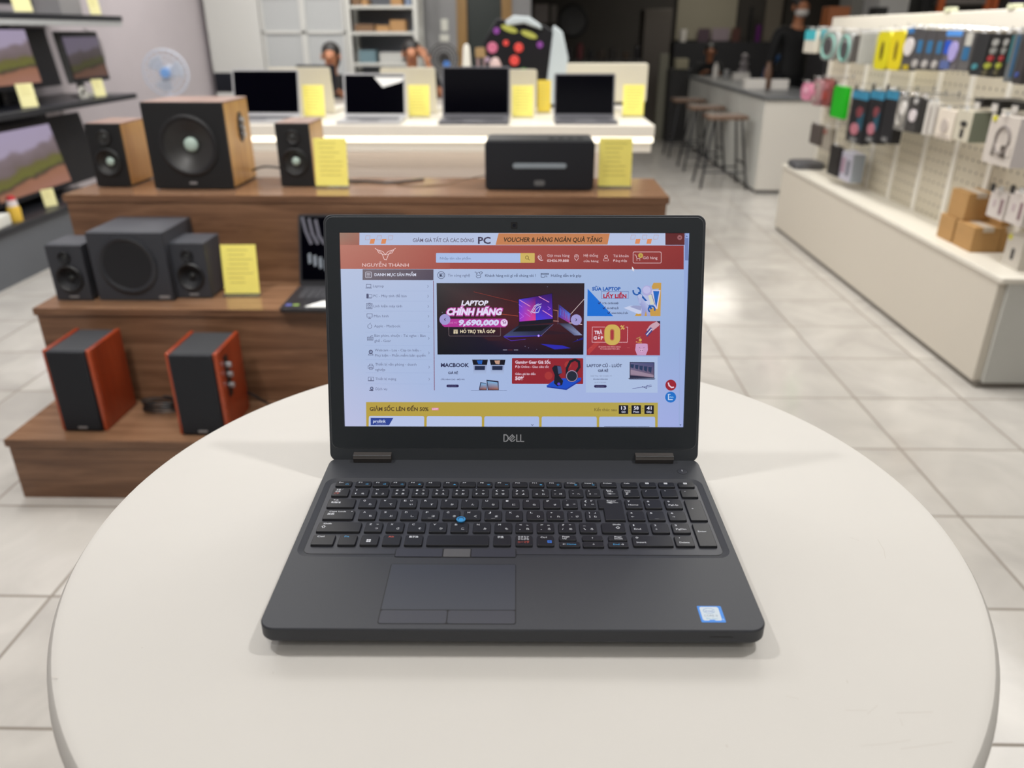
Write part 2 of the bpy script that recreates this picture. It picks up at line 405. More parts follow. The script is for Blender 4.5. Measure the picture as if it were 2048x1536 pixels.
# keyboard plate, keys
kb = MB(LAPD); w4 = WL(.0052, .0065); w5 = WL(.0056, .0062); kb.cap(w5, DZ-.0014)
kb.m(SEAM); kb.ring(w4, DZ-.00155, w5, DZ-.00155); kbo = kb.build('keyboard', lap)
ZK0, ZK1 = DZ-.0013, DZ+.0006
W_, BL_, RD_ = (214, 218, 224), (70, 160, 215), (190, 84, 70)
def kfr(u, v, lift): return (u/1000, v/1000, ZK1+.00003+lift)
def key(x0, x1, y0, y1, leg=(), outline=None, bump=False):
    m_ = MB(KEY); m_.fr = kfr
    if outline is None:
        r = 1.3
        a = rrect(x0-.35, x1+.35, y0-.75, y1+.25, r+.3, 3); b = rrect(x0, x1, y0, y1, r, 3); c = rrect(x0+.35, x1-.35, y0+.35, y1-.25, r-.2, 3)
    else:
        a, b, c = outline(0), outline(1), outline(2)
    mm = lambda o: [(p[0]/1000, p[1]/1000) for p in o]
    m_.cap(mm(a), ZK0, False); m_.ring(mm(a), ZK0, mm(b), ZK1-.00025); m_.ring(mm(b), ZK1-.00025, mm(c), ZK1); m_.cap(mm(c), ZK1)
    for L in leg:
        s_, rx, ry, cap, wd, col = L
        m_.text(s_, x0+rx, x0+rx+wd, y1-ry, cap, col, bold=.012, ysign=1)
    if bump: m_.ink([(x0+5.6, y0+1.6), (x0+9.4, y0+1.6), (x0+9.4, y0+2.0), (x0+5.6, y0+2.0)], (150, 152, 156))
    return m_.build('key', kbo)
def legs(main, sub='', up='', mid='', sc=1.0):
    """main: big letter top-left; sub: kana lower right; up: upper right; mid: lower left"""
    out = []
    if main: out.append((main, 3.0, 4.2, 2.3, (1.9 if len(main) == 1 and main not in "!'|,.`~^-" else .8)*max(1, len(main))*1.2, W_))
    if up: out.append((up, 9.0, 4.0, 2.0, 2.2, W_))
    if mid: out.append((mid, 3.0, 10.2, 2.1, 2.2 if mid not in '1[];:,./' else 1.0, W_))
    if sub: out.append((sub, 9.0, 10.4, 2.3, 2.7, W_))
    return out
# top row
F = [(-171.8, -156.8, 'Esc'), (-152.8, -137.8, 'F1'), (-135.8, -120.8, 'F2'), (-118.8, -104.8, 'F3'), (-101.8, -87.8, 'F4'), (-84.8, -70.8, 'F5'), (-67.8, -53.8, 'F6'), (-51.8, -36.8, 'F7'), (-34.8, -20.8, 'F8'), (-17.8, -3.8, 'F9'),
     (-.8, 13.2, 'F10'), (15.6, 29.4, 'F11'), (32.2, 46.2, 'F12'), (49.2, 63.2, 'PrtScr'), (66.3, 80.2, 'Insert'), (84.2, 99.2, 'Delete'), (104.2, 119.3, 'Calc'), (122.3, 137.3, '⏮'), (140.3, 155.3, '⏯'), (159.2, 174.3, '⏭')]
fx = {'Esc': '⌂', 'F1': '◁', 'F2': '◁', 'F3': '◁)', 'F4': '✱', 'F6': '▲', 'F8': '⎚', 'F9': '⌕', 'F11': '✺', 'F12': '☀', 'PrtScr': '⚙', 'Insert': '☾'}
for x0, x1, s_ in F:
    wd = {2: 3.2, 3: 4.2, 4: 5.6, 5: 6.2, 6: 8.2}.get(len(s_), 3.4); L = [(s_, 2.6 if len(s_) > 1 else 5.2, 3.0, 1.8, wd, W_)]
    if s_ in fx: L.append((fx[s_], 9.4, 6.2, 2.0, 2.8, BL_))
    key(x0, x1, 195.0, 203.2, L)
# number row
N1 = [(-172.1, '半角', '', ''), (-153.1, '!', '1', 'ぬ'), (-134.1, '"', '2', 'ふ'), (-115.1, '#', '3', 'あ'), (-96.1, '$', '4', 'う'), (-77.0, '%', '5', 'え'), (-58.0, '&', '6', 'お'), (-39.0, "'", '7', 'や'), (-20.0, '(', '8', 'ゆ'), (-1.0, ')', '9', 'よ'), (18.0, '', '0', 'わ')]
UP1 = {'3': 'ぁ', '4': 'ぅ', '5': 'ぇ', '6': 'ぉ', '7': 'ゃ', '8': 'ゅ', '9': 'ょ', '0': 'を'}
for x0, a_, m_, s_ in N1:
    if a_ == '半角': key(x0, x0+15.5, 177.5, 190.5, [('半角／', 3, 3.6, 2.0, 6.5, W_), ('全角', 2.4, 6.6, 2.0, 4.8, W_), ('漢字', 1.8, 9.8, 2.0, 4.8, RD_)])
    else: key(x0, x0+15.2, 177.5, 190.5, legs(a_, s_, UP1.get(m_, ''), m_))
for x0, x1, a_, m_, s_ in ((36, 49, '=', '-', 'ほ'), (53, 66, '~', '^', 'へ'), (69, 82, '|', '¥', 'ー')):
    key(x0, x1, 177.5, 190.5, [(a_, 2.6, 3.8, 2.0, 1.8 if a_ != '|' else .5, W_), (m_, 2.6, 9.6, 2.0, 1.8, W_), (s_, 7.4, 9.8, 2.1, 2.7, W_)])
key(86, 99, 177.5, 190.5, [('Back', 2.4, 2.9, 1.9, 5, W_), ('Space', 3.0, 5.2, 1.9, 5.6, W_), ('←', 2.4, 9.4, 2.4, 8, W_)])
key(104, 119, 177.5, 190.5, [('Num', 2, 3.2, 1.9, 5.4, W_), ('Lock', 2, 5.7, 1.9, 5.4, W_), ('🔒', 2.4, 9.6, 2.6, 2.6, W_)])
for x0, s_ in ((122, '/'), (140.2, '*'), (159, '-')): key(x0, x0+15, 177.5, 190.5, [(s_, 3.5, 4.2, 2.1, 1.4, W_)])
# Q row
key(-172.3, -147.3, 158.5, 172.5, [('Tab', 4, 3.2, 1.9, 5, W_), ('⭾', 3, 8.0, 3.4, 8.6, W_)])
for i, (a_, s_) in enumerate(zip('QWERTYUIOP', 'たていすかんなにらせ')):
    x0 = -143.0+19*i; key(x0, x0+15.2, 158.5, 172.5, legs(a_, s_, 'ぃ' if a_ == 'E' else ''))
key(46, 59.2, 158.5, 172.5, legs('`', '゛', '', '@')); key(63, 76, 158.5, 172.5, legs('{', '゜', '「', '['))
def ent(k):
    d = (-.35, 0, .35)[k]; f = (.75, 0, -.35)[k]
    return [(78.7+d, 172.5-max(d, -.25)), (100.7-d, 172.5-max(d, -.25)), (100.7-d, 139.5-f), (83.0+d, 139.5-f), (83.0+d, 158.5-f), (78.7+d, 158.5-f)][::-1]
key(78.7, 100.7, 139.5, 172.5, [('Enter', 8.4, 3.3, 2.1, 8.6, W_), ('←', 7.6, 6.6, 2.6, 11, W_)], outline=ent)
for x0, a_, b_ in ((103.7, '7', 'Home'), (121.7, '8', '↑'), (140.7, '9', 'PgUp')):
    key(x0, x0+15.2, 158.5, 172.5, [(a_, 2.6, 4.2, 2.2, 2.2, W_), (b_, 2.8, 9.8, 2.0, 9 if len(b_) > 1 else 2, W_)])
# A row
key(-171.8, -144.6, 139.5, 153.5, [('Caps Lock', 4, 3.2, 1.9, 15.5, W_), ('英数', 3, 7.4, 2.3, 6.6, W_), ('•', 24, 3.6, 3, 1.2, W_)])
for i, (a_, s_) in enumerate(zip('ASDFGHJKL', 'ちとしはきくまのり')):
    x0 = -139.6+19*i; key(x0, x0+15.0, 139.5, 153.5, legs(a_, s_), bump=a_ in 'FJ')
key(30.5, 45.5, 139.5, 153.5, legs('+', 'れ', '', ';')); key(49.5, 61.8, 139.5, 153.5, [('*', 2.6, 4, 2, 2, W_), (':', 3, 10, 2, .7, W_), ('け', 7, 10.2, 2.2, 2.6, W_)])
key(65.5, 78.5, 139.5, 153.5, [('}', 3, 4, 2.2, 1.1, W_), ('」', 8, 4, 2.2, 1.3, W_), (']', 3, 10, 2.2, .9, W_), ('む', 7.4, 10.2, 2.2, 2.6, W_)])
for x0, a_, b_ in ((103.5, '4', '←'), (121.6, '5', ''), (140.5, '6', '→')):
    key(x0, x0+15.1, 139.5, 153.5, [(a_, 2.6, 4.2, 2.2, 2.2, W_)]+([(b_, 2.8, 9.8, 2.0, 2.8, W_)] if b_ else []), bump=a_ == '5')
key(159.4, 174.5, 139.5, 172.5, [('+', 4, 15.5, 2.0, 2.2, W_)])
# Z row
key(-172.9, -134.8, 120.5, 134.5, [('Shift', 4, 3.2, 2.0, 7.6, W_), ('⇧', 3, 8.6, 3.2, 4.4, W_)])
for i, (a_, s_) in enumerate(zip('ZXCVBNM', 'つさそひこみも')):
    x0 = -130.8+19*i+(0 if i < 5 else .6); key(x0, x0+15.0, 120.5, 134.5, legs(a_, s_, 'っ' if a_ == 'Z' else ''))
for x0, a_, b_, s_, u_ in ((2.4, '<', ',', 'ね', '、'), (21.2, '>', '.', 'る', '。'), (40.2, '?', '/', 'め', '・'), (58.8, '_', '\\', 'ろ', '')):
    key(x0, x0+14.6, 120.5, 134.5, legs(a_, s_, u_, b_))
key(78.2, 98.6, 120.5, 134.5, [('Shift', 10, 3.2, 2.0, 7.2, W_), ('⇧', 12, 8.6, 3.2, 4.4, W_)])
for x0, a_, b_ in ((103.6, '1', 'End'), (122.2, '2', '↓'), (140.4, '3', 'PgDn')):
    key(x0, x0+15.0, 120.5, 134.5, [(a_, 2.6, 4.2, 2.2, 2.0 if a_ != '1' else 1.1, W_), (b_, 2.8, 9.8, 2.0, {1: 2, 3: 6, 4: 9}[len(b_)], W_)])
# bottom row
key(-173.1, -154.1, 101.5, 115.5, [('Ctrl', 3.4, 3.4, 2.1, 6, W_)])
key(-150.1, -135.1, 101.5, 115.5, [('Fn', 4, 3.4, 2.1, 3.8, BL_)])
wk = [('■', 5, 8.0, 1.6, 1.7, (225, 228, 235)), ('■', 6.95, 8.0, 1.6, 1.7, (225, 228, 235)), ('■', 5, 10.2, 1.6, 1.7, (225, 228, 235)), ('■', 6.95, 10.2, 1.6, 1.7, (225, 228, 235))]
key(-131.1, -116.1, 101.5, 115.5, wk)
key(-112.1, -97.1, 101.5, 115.5, [('Alt', 4, 3.4, 2.1, 4.8, RD_)])
key(-93.1, -78.1, 101.5, 115.5, [('無変換', 3, 3.8, 2.3, 8, W_)])
key(-74.1, -21.1, 101.5, 115.5)
key(-16.6, -2.1, 101.5, 115.5, [('変換', 3, 3.8, 2.3, 5.4, W_)])
key(2.4, 16.4, 101.5, 115.5, [('カタカナ', 1.8, 3.4, 2.2, 9.6, W_), ('ひらがな', 1.8, 6.4, 2.2, 9.6, W_), ('ローマ字', 1.8, 10.6, 2.2, 9.6, RD_)])
key(20.9, 34.9, 101.5, 115.5, [('Ctrl', 2.8, 3.6, 2.1, 5.4, W_), ('■', 8.6, 10.4, 3.2, 3.6, (60, 120, 220)), ('≡', 9.2, 10.0, 2.4, 2.4, (20, 40, 90))])
key(39.9, 54.4, 108.9, 115.8, [('Page', 2.8, 2.7, 1.9, 6.2, W_), ('Up', 2.8, 5.4, 1.9, 3.6, W_)])
key(59.9, 77.4, 108.9, 115.8, [('↑', 8, 4.6, 2.2, 1.8, W_)]); key(82.4, 98.2, 108.9, 115.8, [('Page', 5.4, 2.7, 1.9, 6.2, W_), ('Down', 5.2, 5.4, 1.9, 6.8, W_)])
key(39.9, 57.0, 100.0, 107.0, [('←', 2.4, 4.6, 2.0, 2.8, W_), ('Home', 6.2, 4.6, 1.9, 7.8, BL_)]); key(59.9, 77.4, 100.0, 107.0, [('↓', 8, 4.6, 2.2, 1.8, W_)])
key(81.4, 98.2, 100.0, 107.0, [('End', 4.2, 4.6, 1.9, 5.2, BL_), ('→', 10.6, 4.6, 2.0, 2.8, W_)])
key(102.9, 136.8, 101.5, 115.5, [('0', 3.0, 3.6, 2.2, 2.4, W_), ('Insert', 3.0, 10.2, 2.0, 8.2, W_)])
key(139.4, 155.0, 101.5, 115.5, [('.', 4, 3.0, 6, .8, W_), ('Delete', 3.2, 10.2, 2.0, 8.6, W_)])
key(159.0, 174.0, 101.5, 134.5, [('Enter', 2.8, 13.0, 2.0, 7.6, W_)])
# pointing stick
MB(mat('blue_ring_rubber', (50, 150, 215), .4)).lathe([(.0030, ZK0), (.0040, ZK1+.0004), (.0042, ZK1+.0014), (.0036, ZK1+.0019), (.0030, ZK1+.0019), (.0028, ZK1+.0012)], 24, (-.0468, .1378, 0)).m(mat('blue_grey_stick_cap', (58, 84, 112), .6)).lathe([(.0029, ZK1+.001), (.0028, ZK1+.0014), (.0015, ZK1+.0010)], 24, (-.0468, .1378, 0)).build('pointing_stick', lap)
# stick buttons, touchpad
z = DZ+.0001
sb = MB(SEAM); sb.prism(rrect(-.0992, .0027, .0850, .0968, .0012), z-.0016, z, 'z'); sb.build('button_recess', lap)
for a_, b_, m_ in ((-.0987, -.0592, PADB), (-.0585, -.0358, mat('middle_button_surface', (88, 88, 90), .45)), (-.0351, .0022, PADB)):
    MB(m_).prism(rrect(a_, b_, .0855, .0963, .0009), z-.001, z+.0004, inset=.0003).build('stick_button', lap)
MB(SEAM).prism(rrect(-.1004, .0027, .0056, .0765, .0022), DZ-.0002, DZ+.00006).build('touchpad_gap', lap)
MB(PADM).prism(rrect(-.0997, .0020, .0214, .0759, .0010), DZ-.0002, DZ+.00012).build('touchpad', lap)
MB(PADB).prism(rrect(-.0997, -.0493, .0063, .0205, .0018), DZ-.0002, DZ+.0002, inset=.0002).build('touchpad_button', lap)
MB(PADB).prism(rrect(-.0486, .0020, .0063, .0205, .0018), DZ-.0002, DZ+.0002, inset=.0002).build('touchpad_button', lap)
# power button
MB(SEAM).cyl(.0052, DZ-.0003, DZ+.00004, (.1680, .2242, 0), n=32).m(LAPD).lathe([(.0048, DZ), (.0048, DZ+.0002), (.0044, DZ+.0003)], 32, (.1680, .2242, 0)).m(mat('white_mark', (210, 214, 220), .4)).box(.1677, .1683, .2242, .2272, DZ+.0003, DZ+.00035).build('power_button', lap)
# processor sticker
st = MB(INK); sx0, sx1, sy0, sy1 = 140.4, 158.6, 8.6, 26.6
st.fr = lambda u, v, l: (u/1000, v/1000, DZ+.00012+l)
st.ink(rrect(sx0, sx1, sy0, sy1, .8), (52, 132, 220)); st.ink(rrect(sx0+1.6, sx1-2.4, sy0+2.0, sy1-1.0, 1.6), (196, 208, 218), .00002)
st.ink([(sx0+6, sy0+1.6), (sx0+11, sy0+1.6), (sx0+10.4, sy0+3.0), (sx0+6.6, sy0+3.0)], (52, 132, 220), .00004)
cx, cy = sx0+8.2, sy0+12.6
st.inkline([(cx+4.3*math.cos(a/24*2*PI), cy+2.7*math.sin(a/24*2*PI)) for a in range(1, 24)], .45, (110, 150, 190), .00004)
st.text('intel', cx-3.0, cx+3.0, cy-1.1, 2.0, (60, 110, 180), .00005, ysign=1)
st.text('CORE i5', sx0+3.4, sx0+13.6, sy0+6.2, 2.2, (120, 140, 160), .00005, ysign=1)
st.text('8th Gen', sx0+4.4, sx0+12.6, sy0+3.5, 1.6, (110, 165, 190), .00005, ysign=1)
st.text('R', sx1-1.7, sx1-.7, sy0+2.6, 1.3, (200, 220, 240), .00005, ysign=1)
st.build('processor_sticker', lap)
for (x, y) in ((-.15, .03), (.15, .03), (-.15, .22), (.15, .22)):
    MB(mat('black_rubber', (20, 20, 20), .8)).prism(rrect(x-.02, x+.02, y-.004, y+.004, .003), 0, .0037).build('rubber_foot', lap)
# hinges
for x0 in (-.1630, .1235):
    MB(HNG).prism([(.2405, DZ-.002), (.2395, DZ+.0045), (.2412, DZ+.0075), (.2465, DZ+.0085), (.2505, DZ+.004), (.2505, DZ-.002)], x0, x0+.0385, 'x').m(LIT).tube([(x0, .2405, DZ+.0078), (x0+.0385, .2405, DZ+.0078)], .00035, 6).build('hinge', lap)
# lid
TILT = math.radians(17)
LW, LH, LT = .188, .2475, .0075
sh = MB(mat('lid_shell', (60, 64, 69), .45, metal=.2))
def LR(i, r, b=.0): return rrect(-LW+i, LW-i, 0+i+b, LH-i, max(r-i, .002), N_)
def yz(mb, o1, y1, o2, y2):
    n = len(o1); mb.add([(p[0], y1, p[1]) for p in o1]+[(p[0], y2, p[1]) for p in o2], [(i, (i+1) % n, n+(i+1) % n, n+i) for i in range(n)])
yz(sh, LR(.0006, .0085), 0, LR(0, .0085), .0007); yz(sh, LR(0, .0085), .0007, LR(0, .0085), LT-.001); yz(sh, LR(0, .0085), LT-.001, LR(.001, .0085), LT)
sh.add([(p[0], LT, p[1]) for p in LR(.001, .0085)], [tuple(range(4*(N_+1)))])
# front rim around the bezel, with wide strip at the bottom
bi = rrect(-LW+.0022, LW-.0022, .0135, LH-.0020, .0075, N_)
yz(sh, bi, 0, LR(.0006, .0085), 0); yz(sh, bi, .0012, bi, 0)
lid = sh.build('lid', lap, loc=(0, .2452, DZ-.0015), rot=(-TILT, 0, 0))
bz = MB(BEZ); SX0, SX1, SZ0, SZ1 = -.1722, .1722, .0362, .0362+.1938
bo = rrect(-LW+.0025, LW-.0025, .0138, LH-.0023, .0072, N_); bin_ = rrect(SX0, SX1, SZ0, SZ1, .0005, N_); bin2 = rrect(SX0-.0004, SX1+.0004, SZ0-.0004, SZ1+.0004, .0006, N_)
yz(bz, bin2, -.0002, bo, -.0002); yz(bz, bin_, .0012, bin2, -.0002)
bz.build('bezel', lid)
sm = MB(mat('bezel_seam', (118, 121, 125), .35, metal=.4)); yz(sm, bo, -.00015, rrect(-LW+.0021, LW-.0021, .0134, LH-.0019, .0076, N_), .00005); sm.build('bezel_edge', lid)
wc = MB(SEAM); wc.prism(rrect(-.0032, .0032, LH-.0135, LH-.0070, .001), 0, -.0004, 'y').m(mat('lens_glass', (25, 28, 40), .1)).cyl(.0016, -.0005, -.0003, (0, 0, LH-.0102), 'y'); wc.build('webcam', lid)
# maker's logo
lg = MB(INK); lg.inkmat = mat('silver_logo_metal', (205, 208, 214), .4, metal=.2)
lg.fr = lambda u, v, l: (u/1000, -.00035-l, v/1000)
def lgp(pts, w_=1.05): 
    lg.inkline(pts, w_, (0, 0, 0))
cx = 0; b0, b1 = 21.2, 28.0
lgp([(-10.0, b0), (-10.0, b1), (-7.8, b1), (-6.2, b1-1.4), (-5.7, (b0+b1)/2), (-6.2, b0+1.4), (-7.8, b0), (-10.0, b0)])
def LZ(x, y): return (x, b0+y*(b1-b0))
lgp([LZ(-5.2, .45), LZ(-1.6, 1.02), LZ(.9, .62)], .9); lgp([LZ(-3.7, .34), LZ(-.8, .80)], .8); lgp([LZ(-2.4, .18), LZ(.5, .62)], .8)
lgp([LZ(-5.2, .45), LZ(-2.2, -.02), LZ(-.2, .06), LZ(1.4, .30)], .9)
lgp([(3.0, b1), (3.0, b0), (5.8, b0)]); lgp([(7.0, b1), (7.0, b0), (10.2, b0)])
lg.build('maker_logo', lid)
# ------------------------------------------------------------------ the web page on the laptop screen
sc = MB(paint_mat('lit_screen', True, .35, 1.0)); sc.inkmat = sc.mats[0]
def uvmm(px, py):
    """position on the page: pixels measured in the photograph -> millimetres on the glass"""
    v = (py-470.5)/390.5; t = v*.7514/(.7779-v*(.7779-.7514))
    u = (px-(677+13*v))/(705-24*v)
    return u*344.4, t*193.8
def sfr(px, py, l):
    u, v = uvmm(px, py); u = min(max(u, 0), 344.4); v = min(max(v, 0), 193.8)
    return (SX0+u/1000, .0010-l, SZ1-v/1000)
sc.fr = sfr
LL = 4e-5
def P(pts, col, l=1, cols=None): sc.ink(pts, col, l*LL, cols)
def Rc(x0, y0, x1, y1, col, l=1, r=0, cols=None):
    P(rrect(x0, x1, y0, y1, r, 4) if r else [(x0, y0), (x1, y0), (x1, y1), (x0, y1)], col, l, cols)
def Ln(pts, w_, col, l=3, closed=False): sc.inkline(pts, w_, col, l*LL, closed)
def Ci(cx, cy, r, col, l=2, ry=None, n=24): P([(cx+r*math.cos(2*PI*i/n), cy+(ry or r)*math.sin(2*PI*i/n)) for i in range(n)], col, l)
def Cl(cx, cy, r, w_, col, l=3, a0=0, a1=360, n=20, ry=None):
    Ln([(cx+r*math.cos(math.radians(a0+(a1-a0)*i/n)), cy+(ry or r)*math.sin(math.radians(a0+(a1-a0)*i/n))) for i in range(n+1)], w_, col, l)
def Tx(s, x0, x1, yb, cap, col, l=4, bold=0.0, shear=0.0): sc.text(s, x0, x1, yb, cap, col, l*LL, bold, shear)
def c1(x, y, s=4.954, ox=650, oy=420): return (ox+x/s, oy+y/s)
def c2(x, y): return c1(x, y, 4.954, 1030, 420)
def c3(x, y): return c1(x, y, 4.954, 650, 640)
def c4(x, y): return c1(x, y, 4.954, 1030, 640)
def c5(x, y): return c1(x, y, 6.606, 870, 565)
def c6(x, y): return c1(x, y, 9.6, 1160, 560)
def c7(x, y): return c1(x, y, 4.2667, 860, 710)
# page background
PG = (166, 184, 222)
Rc(670, 466, 1030, 700, PG, 0, cols=[(186, 196, 222), (168, 188, 220), (162, 182, 220), (172, 188, 220)])
Rc(1030, 466, 1390, 700, PG, 0, cols=[(168, 188, 220), (160, 182, 220), (150, 172, 216), (162, 182, 220)])
Rc(670, 700, 1030, 866, PG, 0, cols=[(172, 188, 220), (162, 182, 220), (162, 180, 222), (186, 190, 222)])
Rc(1030, 700, 1390, 866, PG, 0, cols=[(162, 182, 220), (150, 172, 216), (158, 170, 222), (162, 180, 222)])
# top strip and header
Rc(670, 466, 717, 495, 0, 1, cols=[(152, 124, 110), (160, 112, 98), (158, 100, 88), (165, 115, 100)])
Rc(1334, 466, 1374, 494, (94, 38, 40), 1); Rc(717, 466, 1334, 496, (180, 192, 222), 1)
P([(998, 471), (1222, 471), (1217.5, 493.5), (992, 494.5)], (194, 126, 82), 2)
Rc(670, 495, 900, 543.5, 0, 1.5, cols=[(184, 122, 108), (166, 88, 78), (160, 80, 72), (178, 112, 100)])
Rc(900, 495, 1371, 543.2, 0, 1.5, cols=[(164, 82, 74), (140, 50, 50), (132, 46, 48), (154, 72, 66)])
for (f, dx) in ((c1, 0), (c2, 768)):
    for x in (390+dx, 505+dx, 618+dx):
        y0 = 278 if dx == 0 else 268
        Ln([f(x+8, y0), f(x+50, y0), f(x+42, y0+40), f(x, y0+42)], .45, (186, 130, 104), 2, True)
    for x in (434+dx, 548+dx):
        y0 = 312 if dx == 0 else 308
        P([f(x+10, y0), f(x+56, y0-2), f(x+46, y0+47), f(x, y0+48)], (216, 138, 92), 2)
Tx('GIẢM GIÁ TẤT CẢ CÁC DÒNG', 825, 948, 488.8, 7.0, (92, 84, 104), bold=.012)
Tx('PC', 956.5, 982, 492, 13.2, (66, 60, 84), bold=.03)
Tx('VOUCHER & HÀNG NGÀN QUÀ TẶNG', 1007, 1206, 488, 8.6, (72, 52, 36), l=5, bold=.03, shear=.18)
Ci(1362.8, 479, 4.9, (150, 96, 100), 3); Tx('×', 1360.6, 1365, 481.4, 4.2, (70, 30, 36), 5, .02)
# scroll bar
Rc(1372, 466, 1390, 866, (148, 168, 216), 1); Rc(1373.3, 480, 1380.3, 525, (110, 126, 178), 2); P([(1375, 477.5), (1379, 477.5), (1377, 474.8)], (70, 80, 120), 2)
P([(1363.6, 855.5), (1367.6, 855.5), (1365.6, 858.3)], (70, 80, 120), 2); Rc(1362, 700, 1364.5, 866, (150, 168, 214), 1)
# shop logo
LG = (236, 206, 206)
def lc(pts, w_=1.0, cl=False): Ln([c1(*p) for p in pts], w_, LG, 3, cl)
lc([(490, 405), (512, 420), (566, 436), (592, 468), (622, 436), (672, 420), (694, 405)], 1.1)
lc([(512, 424), (528, 450), (562, 462), (582, 516), (604, 520), (626, 462), (660, 450), (676, 422)], 1.1)
lc([(528, 430), (556, 452)], .8); lc([(660, 430), (634, 452)], .8); lc([(556, 462), (592, 470), (630, 462)], .8)
Tx('NGUYỄN THÀNH', 723, 817, 538.8, 6.6, LG, bold=.0)
# search bar
Rc(872, 511, 1046, 530.6, (168, 188, 228), 3, 1.5); Rc(1042, 510.8, 1071, 530.6, (204, 176, 96), 4, 1.5)
Tx('Nhập tên sản phẩm', 880, 942, 524, 4.8, (110, 124, 160), 5); Cl(1055.4, 519.8, 3.2, .9, (90, 70, 40), 6); Ln([(1057.6, 522.2), (1060.4, 525)], 1, (90, 70, 40), 6)
WH = (224, 196, 200)
Ln([c2(240, 478), c2(236, 492), c2(248, 512), c2(268, 524), c2(284, 520)], 1.5, WH, 3); Cl(1078.6, 520.4, 6.2, .8, WH, 3, -75, 30, 8); Cl(1078.6, 520.4, 3.4, .8, WH, 3, -75, 30, 8)
Tx('Gọi mua hàng', 1096, 1141, 518.2, 5.2, WH); Tx('03456.99.888', 1096, 1139.6, 528.4, 4.8, WH, bold=.02)
Cl(1155, 517.6, 3.9, .9, WH, 3, 150, 390, 14); Ln([c2(600, 500), c2(620, 527), c2(640, 500)], .9, WH, 3); Cl(1155, 517.6, 1.5, .7, WH, 3)
Tx('Hệ thống', 1169.6, 1198.6, 518, 5.2, WH); Tx('cửa hàng', 1169.6, 1199.6, 528.8, 4.4, WH)
Cl(1214.6, 517.6, 3.0, .9, WH, 3); Ln([c2(888, 522), c2(892, 508), c2(914, 500), c2(936, 508), c2(940, 522), c2(936, 527), c2(892, 527)], .8, WH, 3, True)
Tx('Tài khoản', 1229, 1260, 518.8, 5.2, WH); Tx('Đăng nhập', 1229, 1257, 528, 4.4, WH)
Ln(rrect(1269.2, 1325.6, 508.2, 530.6, 2.2, 3), .9, WH, 3, True)
Ln([c2(1200, 466), c2(1212, 468), c2(1222, 502), c2(1252, 502), c2(1258, 482)], .9, WH, 3); Ci(1276.8, 524.4, .9, WH, 3); Ci(1282.6, 524.4, .9, WH, 3)
Ci(1284.2, 515.4, 5, (190, 160, 76), 4); Tx('0', 1282.9, 1285.6, 517.6, 4, (110, 70, 40), 5); Tx('Giỏ hàng', 1288.8, 1318, 522.6, 5.4, WH)
P([c2(1174, 583), c2(1174, 626), c2(1182, 618), c2(1190, 632), c2(1196, 628), c2(1190, 614), c2(1198, 612)], (226, 220, 226), 6)
# product menu
Rc(724, 544, 867, 566, 0, 2, cols=[(120, 110, 118), (88, 78, 92), (82, 74, 90), (112, 104, 114)])
Ln(rrect(730, 741.6, 549.6, 561, 1.5, 2), .9, (214, 214, 230), 3, True)
for yy in (552.6, 555.3, 558): Ln([(732.4, yy), (739.2, yy)], .8, (214, 214, 230), 3)
Tx('DANH MỤC SẢN PHẨM', 748, 832, 557.7, 5.6, (214, 218, 236), bold=.02)
P([(866.4, 567), (867.6, 567), (870.8, 788), (869.6, 788)], (120, 50, 74), 2)
IK = (82, 86, 116)
def icon(k, x, y):
    q = lambda pts, w_=.8, cl=False: Ln([(x+a, y+b) for a, b in pts], w_, IK, 3, cl)
    bx = lambda a, b, c, d, w_=.8: q([(a, b), (c, b), (c, d), (a, d)], w_, True)
    if k == 0: bx(-4.6, -3.6, 4.6, 2.6); q([(-6, 4), (6, 4)], .9)
    elif k == 1: Rc(x-5.6, y-4.6, x-1.6, y+4.4, IK, 3); bx(-1.4, -2.6, 5.6, 3); q([(-5, 4.6), (4.6, 4.6)])
    elif k == 2: bx(-5.6, -5.4, 5.6, 5.4); bx(-3.6, -3, -.6, .4); bx(1, -3, 3.6, .4); q([(-3.6, 3.2), (3.6, 3.2)], 1.4); q([(-2, -6), (2, -6)])
    elif k == 3: bx(-5.4, -4.4, 5.4, 2.2); q([(0, 2.2), (0, 4.2)]); q([(-2.6, 4.6), (2.6, 4.6)], 1)
    elif k == 4: Cl(x, y+.6, 4.2, .8, IK, 3, -60, 240, 16); q([(-.6, -3.8), (1.6, -6)], .9)
    elif k == 5: bx(-5.8, -2, 5.8, 4.4); q([(-4.2, 0), (4.2, 0)], 1); q([(-4.2, 2.2), (4.2, 2.2)], 1); q([(1, -2), (1, -4), (5, -5.6)])
    elif k == 6: Ci(x, y-1.6, 4.2, IK, 3); Ci(x, y-1.6, 2.2, PG, 3.5); Ci(x, y-1.6, 1, IK, 4); q([(-5, 5), (-3.6, 2.6), (3.6, 2.6), (5, 5)], .9, True)
    elif k == 7: bx(-5.6, -2, 5.6, 3.2); bx(-3, -5.4, 3, -2); bx(-3, 1, 3, 5.4)
    elif k == 8: bx(-5.4, -3.6, 5.4, 3.2); q([(-5.8, 3.8), (5.8, 3.8)], 1.2); q([(0, 3), (0, -1)], 1.4)
    else: Ci(x+1, y-1, 3.4, IK, 3); Ci(x+1, y-1, 1.6, PG, 3.5); P([(x-5, y+2), (x+5, y+2), (x+3, y+4.6), (x-3, y+4)], IK, 3)
MN = (96, 102, 132)
